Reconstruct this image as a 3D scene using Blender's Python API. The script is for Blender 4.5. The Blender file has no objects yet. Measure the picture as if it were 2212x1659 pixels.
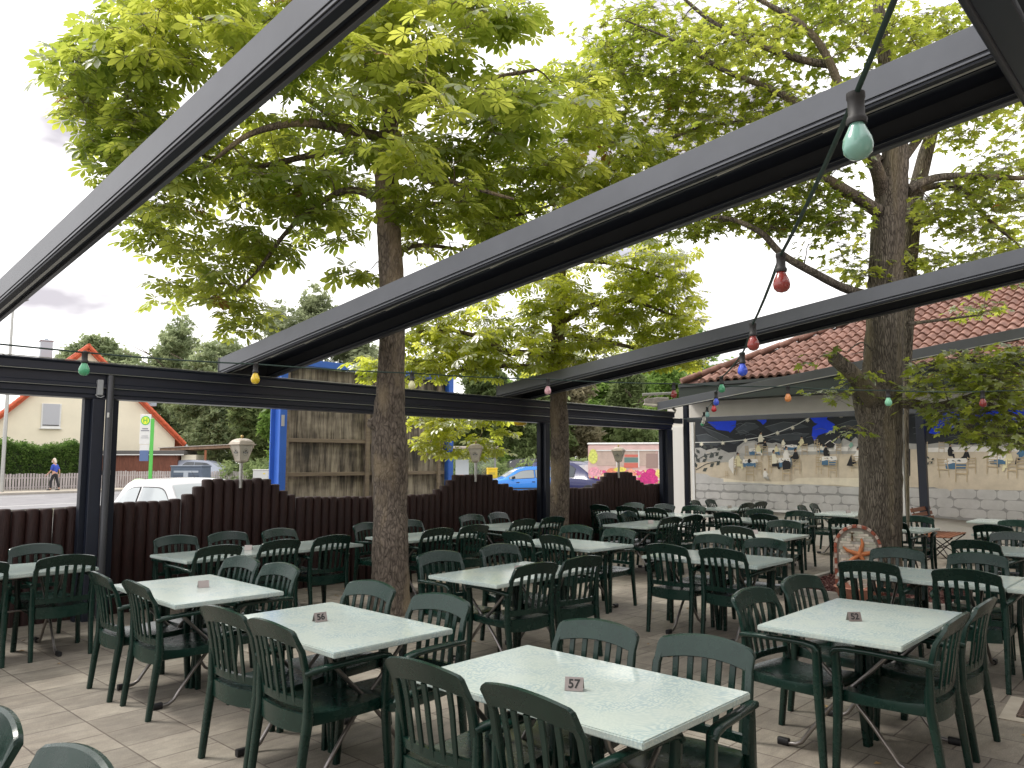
import bpy, bmesh, math, random
import numpy as np
from mathutils import Vector, Matrix
random.seed(7); rng = np.random.default_rng(7)
S = bpy.context.scene; COL = S.collection
R = math.radians; PI = math.pi

# ------------------------------------------------------------------ camera + measuring helpers
CAMZ, FPX, PITCH, YAW = 1.7, 1690.0, R(5.63), R(43.0)
FW = Vector((math.cos(YAW)*math.cos(PITCH), math.sin(YAW)*math.cos(PITCH), math.sin(PITCH)))
RT = Vector((math.sin(YAW), -math.cos(YAW), 0)); UP = RT.cross(FW)
def ray(x, y): return RT*((x-1106)/FPX) - UP*((y-829.5)/FPX) + FW
def at(x, y, d): return Vector((0, 0, CAMZ)) + ray(x, y)*d
def onground(x, y, z=0.0):
    r = ray(x, y); return Vector((0, 0, CAMZ)) + r*((z-CAMZ)/r.z)
def onwall(x, y, X): r = ray(x, y); return Vector((0, 0, CAMZ)) + r*(X/r.x)
def fr(u, v, z=0.0): return Vector((RT.x*u + math.cos(YAW)*v, RT.y*u + math.sin(YAW)*v, z))

cam = bpy.data.objects.new('camera', bpy.data.cameras.new('camera')); COL.objects.link(cam)
cam.location = (0, 0, CAMZ); cam.rotation_euler = (R(90)+PITCH, 0, YAW-R(90))
cam.data.sensor_width = 36; cam.data.lens = 36*FPX/2212; cam.data.clip_start = .05; cam.data.clip_end = 900
S.camera = cam

# ------------------------------------------------------------------ materials
MATS = {}
def M(name, col, rough=.5, metal=0, var=0, scale=6, bump=0, bscale=60, spec=.5, coat=0, stretch=(1,1,1), detail=4, col2=None, trans=0):
    if name in MATS: return MATS[name]
    m = bpy.data.materials.new(name); m.use_nodes = True; nt = m.node_tree; N = nt.nodes; L = nt.links
    b = N['Principled BSDF']; b.inputs['Roughness'].default_value = rough; b.inputs['Metallic'].default_value = metal
    b.inputs['Specular IOR Level'].default_value = spec; b.inputs['Coat Weight'].default_value = coat
    b.inputs['Base Color'].default_value = (*col, 1)
    if trans: b.inputs['Transmission Weight'].default_value = trans
    if var or bump or col2:
        tc = N.new('ShaderNodeTexCoord'); mp = N.new('ShaderNodeMapping'); mp.inputs['Scale'].default_value = stretch
        L.new(tc.outputs['Object'], mp.inputs['Vector'])
    if var or col2:
        n = N.new('ShaderNodeTexNoise'); n.inputs['Scale'].default_value = scale; n.inputs['Detail'].default_value = detail; n.inputs['Roughness'].default_value = .65
        L.new(mp.outputs[0], n.inputs['Vector'])
        r = N.new('ShaderNodeValToRGB'); r.color_ramp.elements[0].position = .32; r.color_ramp.elements[1].position = .68
        c1 = [c*(1-var) for c in col]; c2 = list(col2) if col2 else [min(1, c*(1+var)) for c in col]
        r.color_ramp.elements[0].color = (*c1, 1); r.color_ramp.elements[1].color = (*c2, 1)
        L.new(n.outputs['Fac'], r.inputs['Fac']); L.new(r.outputs['Color'], b.inputs['Base Color'])
    if bump:
        n2 = N.new('ShaderNodeTexNoise'); n2.inputs['Scale'].default_value = bscale; n2.inputs['Detail'].default_value = 5
        L.new(mp.outputs[0], n2.inputs['Vector'])
        bp = N.new('ShaderNodeBump'); bp.inputs['Strength'].default_value = bump; bp.inputs['Distance'].default_value = .02
        L.new(n2.outputs['Fac'], bp.inputs['Height']); L.new(bp.outputs[0], b.inputs['Normal'])
    MATS[name] = m; return m

def leaf_mat(name, c_lo, c_hi, t_lo, t_hi, thin=.5, brown=None, gloss=.22):
    m = bpy.data.materials.new(name); m.use_nodes = True; nt = m.node_tree; N = nt.nodes; L = nt.links
    out = N['Material Output']; N.remove(N['Principled BSDF'])
    a = N.new('ShaderNodeAttribute'); a.attribute_name = 'tint'
    r1 = N.new('ShaderNodeValToRGB'); r1.color_ramp.elements[0].color = (*c_lo, 1); r1.color_ramp.elements[1].color = (*c_hi, 1)
    r2 = N.new('ShaderNodeValToRGB'); r2.color_ramp.elements[0].color = (*t_lo, 1); r2.color_ramp.elements[1].color = (*t_hi, 1)
    for r, hi in ((r1, c_hi), (r2, t_hi)):
        if brown:
            r.color_ramp.elements[1].position = .965
            e = r.color_ramp.elements.new(.985); e.color = (*brown, 1)
        L.new(a.outputs['Fac'], r.inputs['Fac'])
    d = N.new('ShaderNodeBsdfDiffuse'); t = N.new('ShaderNodeBsdfTranslucent'); g = N.new('ShaderNodeBsdfGlossy'); g.inputs['Roughness'].default_value = .38
    L.new(r1.outputs[0], d.inputs['Color']); L.new(r2.outputs[0], t.inputs['Color'])
    mx = N.new('ShaderNodeMixShader'); mx.inputs[0].default_value = thin
    L.new(d.outputs[0], mx.inputs[1]); L.new(t.outputs[0], mx.inputs[2])
    fz = N.new('ShaderNodeFresnel'); fz.inputs['IOR'].default_value = 1.4
    ml = N.new('ShaderNodeMath'); ml.operation = 'MULTIPLY'; ml.inputs[1].default_value = gloss; L.new(fz.outputs[0], ml.inputs[0])
    m2 = N.new('ShaderNodeMixShader'); L.new(ml.outputs[0], m2.inputs[0]); L.new(mx.outputs[0], m2.inputs[1]); L.new(g.outputs[0], m2.inputs[2])
    L.new(m2.outputs[0], out.inputs['Surface']); return m

def bark_mat(name, c1, c2, zs=.28, sc=26, strength=.9, crack=.40):
    m = bpy.data.materials.new(name); m.use_nodes = True; nt = m.node_tree; N = nt.nodes; L = nt.links
    b = N['Principled BSDF']; b.inputs['Roughness'].default_value = .9; b.inputs['Specular IOR Level'].default_value = .2
    tc = N.new('ShaderNodeTexCoord'); mp = N.new('ShaderNodeMapping'); mp.inputs['Scale'].default_value = (1, 1, zs); L.new(tc.outputs['Object'], mp.inputs[0])
    n0 = N.new('ShaderNodeTexNoise'); n0.inputs['Scale'].default_value = 7; n0.inputs['Detail'].default_value = 3; L.new(mp.outputs[0], n0.inputs[0])
    ad = N.new('ShaderNodeMixRGB'); ad.blend_type = 'ADD'; ad.inputs[0].default_value = .13; L.new(mp.outputs[0], ad.inputs[1]); L.new(n0.outputs['Color'], ad.inputs[2])
    v = N.new('ShaderNodeTexVoronoi'); v.feature = 'DISTANCE_TO_EDGE'; v.inputs['Scale'].default_value = sc; L.new(ad.outputs[0], v.inputs['Vector'])
    n = N.new('ShaderNodeTexNoise'); n.inputs['Scale'].default_value = 30; n.inputs['Detail'].default_value = 6; L.new(mp.outputs[0], n.inputs[0])
    cr = N.new('ShaderNodeValToRGB'); cr.color_ramp.elements[0].position = 0; cr.color_ramp.elements[1].position = .22
    L.new(v.outputs['Distance'], cr.inputs[0])
    mu = N.new('ShaderNodeMath'); mu.operation = 'MULTIPLY_ADD'; mu.inputs[1].default_value = 1.05-crack; L.new(n.outputs['Fac'], mu.inputs[0]); 
    m5 = N.new('ShaderNodeMath'); m5.operation = 'MULTIPLY'; m5.inputs[1].default_value = crack; L.new(cr.outputs[0], m5.inputs[0]); L.new(m5.outputs[0], mu.inputs[2])
    c = N.new('ShaderNodeValToRGB'); c.color_ramp.elements[0].position = .26; c.color_ramp.elements[1].position = .80
    c.color_ramp.elements[0].color = (*c1, 1); c.color_ramp.elements[1].color = (*c2, 1); L.new(mu.outputs[0], c.inputs[0])
    # light worn and greenish patches
    n3 = N.new('ShaderNodeTexNoise'); n3.inputs['Scale'].default_value = 3.2; n3.inputs['Detail'].default_value = 4; L.new(mp.outputs[0], n3.inputs[0])
    c3 = N.new('ShaderNodeValToRGB'); c3.color_ramp.elements[0].position = .5; c3.color_ramp.elements[1].position = .72; L.new(n3.outputs['Fac'], c3.inputs[0])
    mm = N.new('ShaderNodeMixRGB'); mm.inputs[2].default_value = (c2[0]*1.35, c2[1]*1.3, c2[2]*1.05, 1); L.new(c3.outputs[0], mm.inputs[0]); L.new(c.outputs[0], mm.inputs[1])
    L.new(mm.outputs[0], b.inputs['Base Color'])
    bp = N.new('ShaderNodeBump'); bp.inputs['Strength'].default_value = strength; bp.inputs['Distance'].default_value = .02; L.new(mu.outputs[0], bp.inputs['Height']); L.new(bp.outputs[0], b.inputs['Normal'])
    return m

# ------------------------------------------------------------------ mesh building
class MB:
    def __init__(s): s.v = []; s.f = []; s.m = []
    def add(s, vs, fs, mat=0):
        o = len(s.v); s.v += [tuple(p) for p in vs]; s.f += [tuple(i+o for i in f) for f in fs]; s.m += [mat]*len(fs); return s
    def box(s, c, size, rz=0, mat=0, M4=None):
        x, y, z = size[0]/2, size[1]/2, size[2]/2
        P = [Vector((a*x, b*y, d*z)) for a in (-1, 1) for b in (-1, 1) for d in (-1, 1)]
        rot = M4 or Matrix.Rotation(rz, 3, 'Z')
        P = [rot @ p + Vector(c) for p in P]
        return s.add(P, [(0,1,3,2),(4,6,7,5),(0,4,5,1),(2,3,7,6),(0,2,6,4),(1,5,7,3)], mat)
    def loft(s, loops, mat=0, caps=True, closed=True):
        n = len(loops[0]); vs = [p for l in loops for p in l]; fs = []
        for i in range(len(loops)-1):
            for j in range(n if closed else n-1):
                k = (j+1) % n; fs.append((i*n+j, i*n+k, (i+1)*n+k, (i+1)*n+j))
        if caps: fs.append(tuple(range(n-1, -1, -1))); fs.append(tuple(range((len(loops)-1)*n, len(loops)*n)))
        return s.add(vs, fs, mat)
    def bar(s, pts, sizes, side, mat=0, ch=.3):
        """sweep an octagonal (chamfered) rectangle: sizes = (along side, along normal)"""
        pts = [Vector(p) for p in pts]; side = Vector(side).normalized(); loops = []
        if not isinstance(sizes, list): sizes = [sizes]*len(pts)
        for i, p in enumerate(pts):
            t = (pts[min(i+1, len(pts)-1)] - pts[max(i-1, 0)]).normalized()
            n = t.cross(side).normalized(); sd = n.cross(t).normalized()
            a, b = sizes[i][0]/2, sizes[i][1]/2; c = min(a, b)*ch
            q = [(a, b-c), (a-c, b), (-a+c, b), (-a, b-c), (-a, -b+c), (-a+c, -b), (a-c, -b), (a, -b+c)]
            loops.append([p + sd*x + n*y for x, y in q])
        return s.loft(loops, mat)
    def tube(s, pts, rad, n=8, mat=0, caps=True, wob=0):
        pts = [Vector(p) for p in pts]
        if not isinstance(rad, (list, tuple)): rad = [rad]*len(pts)
        loops = []; ref = Vector((0, 0, 1)); t0 = (pts[1]-pts[0]).normalized()
        if abs(t0.z) > .9: ref = Vector((1, 0, 0))
        a = t0.cross(ref).normalized()
        for i, p in enumerate(pts):
            t = (pts[min(i+1, len(pts)-1)] - pts[max(i-1, 0)])
            if t.length < 1e-9: t = t0
            t = t.normalized(); a = (a - t*a.dot(t)).normalized(); b = t.cross(a)
            lp = []
            for k in range(n):
                w = 1 + (random.uniform(-wob, wob) if wob else 0)
                lp.append(p + (a*math.cos(2*PI*k/n) + b*math.sin(2*PI*k/n))*rad[i]*w)
            loops.append(lp)
        return s.loft(loops, mat, caps)
    def lathe(s, prof, c=(0,0,0), n=16, mat=0, sq=0):
        c = Vector(c); loops = []
        for r, z in prof: loops.append([c + Vector((r*math.cos(2*PI*k/n+sq), r*math.sin(2*PI*k/n+sq), z)) for k in range(n)])
        return s.loft(loops, mat)
    def prism(s, poly, axis, a0, a1, mat=0):
        """extrude polygon (list of 2-tuples) along axis 'x','y','z'"""
        def mk(p, a): return {'x': (a, p[0], p[1]), 'y': (p[0], a, p[1]), 'z': (p[0], p[1], a)}[axis]
        return s.loft([[mk(p, a0) for p in poly], [mk(p, a1) for p in poly]], mat)
    def xf(s, mat4):
        s.v = [tuple(mat4 @ Vector(p)) for p in s.v]; return s
    def build(s, name, mats, parent=None, smooth=0, bevel=0, loc=None, segs=1):
        me = bpy.data.meshes.new(name); me.from_pydata(s.v, [], s.f)
        if not isinstance(mats, (list, tuple)): mats = [mats]
        for m in mats: me.materials.append(m)
        if len(mats) > 1: me.polygons.foreach_set('material_index', s.m)
        bm = bmesh.new(); bm.from_mesh(me); bmesh.ops.recalc_face_normals(bm, faces=bm.faces)
        if bevel:
            es = [e for e in bm.edges if len(e.link_faces) == 2 and e.calc_face_angle(0) > .6]
            bmesh.ops.bevel(bm, geom=es, offset=bevel, segments=segs, affect='EDGES', clamp_overlap=True)
        bm.to_mesh(me); bm.free()
        if smooth:
            me.polygons.foreach_set('use_smooth', [True]*len(me.polygons)); me.set_sharp_from_angle(angle=R(smooth))
        o = bpy.data.objects.new(name, me); COL.objects.link(o)
        if loc is not None: o.location = loc
        if parent: o.parent = parent
        return o

def tag(o, label=None, cat=None, group=None, kind=None):
    if label: o['label'] = label
    if cat: o['category'] = cat
    if group: o['group'] = group
    if kind: o['kind'] = kind
    return o
def thing(name, loc=(0,0,0), rz=0, label=None, cat=None, group=None):
    o = bpy.data.objects.new(name, None); COL.objects.link(o); o.empty_display_size = .2
    o.location = loc; o.rotation_euler = (0, 0, rz); return tag(o, label, cat, group)
KIDS = {}
def dup(root, loc, rz, label=None, group=None, sub=None):
    r = root.copy(); COL.objects.link(r); r.location = loc; r.rotation_euler = (0, 0, rz)
    if label: r['label'] = label
    if group: r['group'] = group
    for ch in list(root.children):
        c = ch.copy(); COL.objects.link(c); c.parent = r
        for g in ch.children:
            d = g.copy(); COL.objects.link(d); d.parent = c
    return r
def poly_text(txt, size, font_mat, M4, name, parent, extrude=.001):
    cu = bpy.data.curves.new(name, 'FONT'); cu.body = txt; cu.size = size; cu.extrude = extrude; cu.offset = size*.022; cu.align_x = 'CENTER'; cu.align_y = 'CENTER'
    tmp = bpy.data.objects.new(name, cu); COL.objects.link(tmp); bpy.context.view_layer.update()
    me = bpy.data.meshes.new_from_object(tmp.evaluated_get(bpy.context.evaluated_depsgraph_get()))
    bpy.data.objects.remove(tmp); me.transform(M4); me.materials.clear(); me.materials.append(font_mat)
    o = bpy.data.objects.new(name, me); COL.objects.link(o); o.parent = parent; return o

# common materials
def plastic_mat():
    m = bpy.data.materials.new('weathered_green_plastic'); m.use_nodes = True; nt = m.node_tree; N = nt.nodes; L = nt.links; b = N['Principled BSDF']; b.inputs['Specular IOR Level'].default_value = .42
    tc = N.new('ShaderNodeTexCoord'); oi = N.new('ShaderNodeObjectInfo'); av = N.new('ShaderNodeVectorMath'); av.operation = 'ADD'; L.new(tc.outputs['Object'], av.inputs[0])
    cv = N.new('ShaderNodeCombineXYZ'); ml = N.new('ShaderNodeMath'); ml.operation = 'MULTIPLY'; ml.inputs[1].default_value = 37; L.new(oi.outputs['Random'], ml.inputs[0]); L.new(ml.outputs[0], cv.inputs[0]); L.new(cv.outputs[0], av.inputs[1])
    n = N.new('ShaderNodeTexNoise'); n.inputs['Scale'].default_value = 4.5; n.inputs['Detail'].default_value = 7; n.inputs['Roughness'].default_value = .7; L.new(av.outputs[0], n.inputs[0])
    r = N.new('ShaderNodeMapRange'); r.inputs['From Min'].default_value = .3; r.inputs['From Max'].default_value = .7; r.inputs['To Min'].default_value = .15; r.inputs['To Max'].default_value = .36; L.new(n.outputs['Fac'], r.inputs['Value']); L.new(r.outputs[0], b.inputs['Roughness'])
    c = N.new('ShaderNodeValToRGB'); c.color_ramp.elements[0].color = (.0030,.018,.0135,1); c.color_ramp.elements[1].color = (.007,.029,.021,1); c.color_ramp.elements[0].position = .35; c.color_ramp.elements[1].position = .75; L.new(n.outputs['Fac'], c.inputs[0])
    # dust and faded scuffs, different on every chair
    n2 = N.new('ShaderNodeTexNoise'); n2.inputs['Scale'].default_value = 14; n2.inputs['Detail'].default_value = 8; n2.inputs['Roughness'].default_value = .75; L.new(av.outputs[0], n2.inputs[0])
    c2 = N.new('ShaderNodeValToRGB'); c2.color_ramp.elements[0].position = .56; c2.color_ramp.elements[1].position = .80; c2.color_ramp.elements[1].color = (.35,.35,.35,1); c2.color_ramp.elements[0].color = (0,0,0,1); L.new(n2.outputs['Fac'], c2.inputs[0])
    mx = N.new('ShaderNodeMixRGB'); mx.inputs[2].default_value = (.030,.054,.043,1); L.new(c2.outputs[0], mx.inputs[0]); L.new(c.outputs[0], mx.inputs[1]); L.new(mx.outputs[0], b.inputs['Base Color'])
    n3 = N.new('ShaderNodeTexNoise'); n3.inputs['Scale'].default_value = 240; L.new(tc.outputs['Object'], n3.inputs[0]); bp = N.new('ShaderNodeBump'); bp.inputs['Strength'].default_value = .05; bp.inputs['Distance'].default_value = .01; L.new(n3.outputs['Fac'], bp.inputs['Height']); L.new(bp.outputs[0], b.inputs['Normal'])
    return m
mGreen = plastic_mat()
mTop = None
mSteel = M('steel_tube', (.42,.40,.38), .32, 1, var=.15, scale=12)
mRub = M('black_rubber', (.01,.01,.012), .55)
mGut = M('navy_gutter_coating', (.013,.017,.030), .38, var=.1, scale=3, spec=.5)
mAnth = M('anthracite_coating', (.105,.11,.122), .36, .6, var=.08, scale=2, spec=.5)
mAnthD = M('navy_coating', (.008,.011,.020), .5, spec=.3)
mPlate = M('brushed_steel', (.30,.265,.25), .32, .85, bump=.1, bscale=150, stretch=(1,12,1))
mInk = M('dark_engraving', (.02,.02,.02), .6)
mWhite = M('white_paint', (.72,.72,.70), .5, var=.05, scale=4)
mAlu = M('bare_aluminium', (.38,.38,.36), .4, .6)

# ------------------------------------------------------------------ world and sun
W = bpy.data.worlds.new('World'); S.world = W; W.use_nodes = True; nt = W.node_tree; N = nt.nodes; L = nt.links
bg = N['Background']; sky = N.new('ShaderNodeTexSky'); sky.sky_type = 'NISHITA'; sky.sun_disc = False
SUN_EL, SUN_AZ = 52, 118   # azimuth in degrees from +X towards +Y
sky.sun_elevation = R(SUN_EL); sky.sun_rotation = R(90-SUN_AZ)
tc = N.new('ShaderNodeTexCoord'); mp = N.new('ShaderNodeMapping'); mp.inputs['Scale'].default_value = (1, 1, 2.2); L.new(tc.outputs['Generated'], mp.inputs[0])
nz = N.new('ShaderNodeTexNoise'); nz.inputs['Scale'].default_value = 2.6; nz.inputs['Detail'].default_value = 7; nz.inputs['Roughness'].default_value = .55; nz.inputs['Distortion'].default_value = .4; L.new(mp.outputs[0], nz.inputs[0])
cr = N.new('ShaderNodeValToRGB'); cr.color_ramp.elements[0].position = .22; cr.color_ramp.elements[1].position = .29; L.new(nz.outputs['Fac'], cr.inputs[0])
nz2 = N.new('ShaderNodeTexNoise'); nz2.inputs['Scale'].default_value = 3.4; nz2.inputs['Detail'].default_value = 5; L.new(mp.outputs[0], nz2.inputs[0])
cc = N.new('ShaderNodeValToRGB'); cc.color_ramp.elements[0].position = .37; cc.color_ramp.elements[1].position = .47
cc.color_ramp.elements[0].color = (5.2,4.95,5.35,1); cc.color_ramp.elements[1].color = (13.5,13.3,13.2,1); L.new(nz2.outputs['Fac'], cc.inputs[0])
mx = N.new('ShaderNodeMixRGB'); L.new(cr.outputs[0], mx.inputs[0]); L.new(sky.outputs[0], mx.inputs[1]); L.new(cc.outputs[0], mx.inputs[2])
L.new(mx.outputs[0], bg.inputs['Color']); bg.inputs['Strength'].default_value = .1
sun = bpy.data.objects.new('sun', bpy.data.lights.new('sun', 'SUN')); COL.objects.link(sun)
sun.data.energy = 2.0; sun.data.angle = R(14); sun.data.color = (1, .95, .87)
dv = Vector((math.cos(R(SUN_AZ))*math.cos(R(SUN_EL)), math.sin(R(SUN_AZ))*math.cos(R(SUN_EL)), math.sin(R(SUN_EL))))
sun.rotation_euler = dv.to_track_quat('Z', 'Y').to_euler()
S.view_settings.view_transform = 'Standard'; S.view_settings.look = 'None'; S.view_settings.exposure = 0.55; S.view_settings.gamma = 1
S.cycles.max_bounces = 8; S.cycles.transparent_max_bounces = 8

# ------------------------------------------------------------------ ground
def sheet(name, poly, z, mat):
    m = MB().add([(x, y, z) for x, y in poly], [tuple(range(len(poly)))])
    o = m.build(name, mat); tag(o, kind='structure'); return o
def asphalt(name, col, sc=40):
    return M(name, col, .85, var=.16, scale=1.3, bump=.25, bscale=180, spec=.3, detail=8)
mAsph = asphalt('asphalt_light', (.26,.25,.24)); mRoad = asphalt('asphalt_road', (.24,.235,.245))
sheet('ground', [(-250,-150),(500,-150),(500,500),(-250,500)], -.03, M('dry_grass_and_gravel', (.16,.15,.10), .95, var=.3, scale=.8, bump=.3, bscale=30))
# slab paving
def paving_mat():
    m = bpy.data.materials.new('concrete_slab_paving'); m.use_nodes = True; nt = m.node_tree; N = nt.nodes; L = nt.links
    b = N['Principled BSDF']; b.inputs['Roughness'].default_value = .78; b.inputs['Specular IOR Level'].default_value = .35
    tc = N.new('ShaderNodeTexCoord')
    mp = N.new('ShaderNodeMapping'); mp.inputs['Rotation'].default_value = (0, 0, R(90)); mp.inputs['Location'].default_value = (.06, .085, 0); L.new(tc.outputs['Object'], mp.inputs[0])
    br = N.new('ShaderNodeTexBrick'); br.inputs['Scale'].default_value = 1; br.inputs['Brick Width'].default_value = .33; br.inputs['Row Height'].default_value = .415
    br.offset = .38; br.offset_frequency = 3; br.inputs['Mortar Size'].default_value = .0055; br.inputs['Mortar Smooth'].default_value = .3; br.inputs['Bias'].default_value = 0
    br.inputs['Color1'].default_value = (.222,.205,.178,1); br.inputs['Color2'].default_value = (.33,.305,.262,1); br.inputs['Mortar'].default_value = (.13,.11,.095,1)
    nd = N.new('ShaderNodeTexNoise'); nd.inputs['Scale'].default_value = 9; L.new(mp.outputs[0], nd.inputs[0])
    va = N.new('ShaderNodeVectorMath'); va.operation = 'SCALE'; va.inputs['Scale'].default_value = .006; L.new(nd.outputs['Color'], va.inputs[0])
    vb = N.new('ShaderNodeVectorMath'); vb.operation = 'ADD'; L.new(mp.outputs[0], vb.inputs[0]); L.new(va.outputs[0], vb.inputs[1]); L.new(vb.outputs[0], br.inputs['Vector'])
    # streaks along X inside the slabs
    m2 = N.new('ShaderNodeMapping'); m2.inputs['Scale'].default_value = (2.2, 6, 1); L.new(tc.outputs['Object'], m2.inputs[0])
    n1 = N.new('ShaderNodeTexNoise'); n1.inputs['Scale'].default_value = 2.2; n1.inputs['Detail'].default_value = 7; n1.inputs['Roughness'].default_value = .7; L.new(m2.outputs[0], n1.inputs[0])
    r1 = N.new('ShaderNodeValToRGB'); r1.color_ramp.elements[0].position = .3; r1.color_ramp.elements[1].position = .7; r1.color_ramp.elements[0].color = (.70,.68,.68,1); r1.color_ramp.elements[1].color = (1.22,1.2,1.16,1); L.new(n1.outputs['Fac'], r1.inputs[0])
    mu = N.new('ShaderNodeMixRGB'); mu.blend_type = 'MULTIPLY'; mu.inputs[0].default_value = .85; L.new(br.outputs['Color'], mu.inputs[1]); L.new(r1.outputs[0], mu.inputs[2])
    n2 = N.new('ShaderNodeTexNoise'); n2.inputs['Scale'].default_value = 150; n2.inputs['Detail'].default_value = 3; L.new(tc.outputs['Object'], n2.inputs[0])
    r2 = N.new('ShaderNodeValToRGB'); r2.color_ramp.elements[0].position = .3; r2.color_ramp.elements[1].position = .75; r2.color_ramp.elements[0].color = (.62,.62,.62,1); r2.color_ramp.elements[1].color = (1.3,1.3,1.3,1); L.new(n2.outputs['Fac'], r2.inputs[0])
    mv = N.new('ShaderNodeMixRGB'); mv.blend_type = 'MULTIPLY'; mv.inputs[0].default_value = .8; L.new(mu.outputs[0], mv.inputs[1]); L.new(r2.outputs[0], mv.inputs[2])
    n4 = N.new('ShaderNodeTexNoise'); n4.inputs['Scale'].default_value = 1.1; n4.inputs['Detail'].default_value = 12; n4.inputs['Roughness'].default_value = .68; L.new(tc.outputs['Object'], n4.inputs[0])
    r4 = N.new('ShaderNodeValToRGB'); r4.color_ramp.elements[0].position = .35; r4.color_ramp.elements[1].position = .65; r4.color_ramp.elements[0].color = (.66,.62,.60,1); r4.color_ramp.elements[1].color = (1.1,1.1,1.08,1); L.new(n4.outputs['Fac'], r4.inputs[0])
    mw = N.new('ShaderNodeMixRGB'); mw.blend_type = 'MULTIPLY'; mw.inputs[0].default_value = .9; L.new(mv.outputs[0], mw.inputs[1]); L.new(r4.outputs[0], mw.inputs[2])
    L.new(mw.outputs[0], b.inputs['Base Color'])
    iv = N.new('ShaderNodeMath'); iv.operation = 'SUBTRACT'; iv.inputs[0].default_value = 1; L.new(br.outputs['Fac'], iv.inputs[1])
    bp = N.new('ShaderNodeBump'); bp.inputs['Strength'].default_value = .5; bp.inputs['Distance'].default_value = .004; L.new(iv.outputs[0], bp.inputs['Height'])
    b2 = N.new('ShaderNodeBump'); b2.inputs['Strength'].default_value = .25; b2.inputs['Distance'].default_value = .003; L.new(n2.outputs['Fac'], b2.inputs['Height']); L.new(bp.outputs[0], b2.inputs['Normal']); L.new(b2.outputs[0], b.inputs['Normal'])
    return m
mPave = paving_mat()
sheet('terrace_paving', [(-8,-6),(16,-6),(16,9.36),(-8,9.36)], 0, mPave)
sheet('car_park', [(-40,9.5),(60,9.5),(60,27),(-40,27)], -.014, mAsph)

ROT = R(12)
def rd(e, n, z=0): return Vector((math.cos(ROT)*e - math.sin(ROT)*n, math.sin(ROT)*e + math.cos(ROT)*n, z))
def rsheet(name, e0, e1, n0, n1, z, mat): return sheet(name, [tuple(rd(*q)[:2]) for q in ((e0,n0),(e1,n0),(e1,n1),(e0,n1))], z, mat)
rsheet('road', -90, 130, 29.5, 42.1, -.008, mRoad)
m_ = MB()
m_.add([tuple(rd(e, n, -.003)) for e, n in ((-90,31.75),(130,31.75),(130,31.9),(-90,31.9))], [(0,1,2,3)])
for k in range(-12, 18):
    m_.add([tuple(rd(k*6+e, n, -.003)) for e, n in ((0,39.9),(3.6,39.9),(3.6,40.03),(0,40.03))], [(0,1,2,3)])
tag(m_.build('road_markings', mWhite), kind='structure')
k_ = MB().box(rd(20, 42.2, .04), (220, .16, .13), ROT); tag(k_.build('kerb', M('kerb_concrete', (.36,.33,.29), .8, var=.15, scale=3)), kind='structure')
k_ = MB().box(rd(20, 44.0, .02), (220, 3.4, .14), ROT); tag(k_.build('pavement', M('pavement_concrete', (.40,.36,.30), .85, var=.15, scale=2)), kind='structure')

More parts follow.
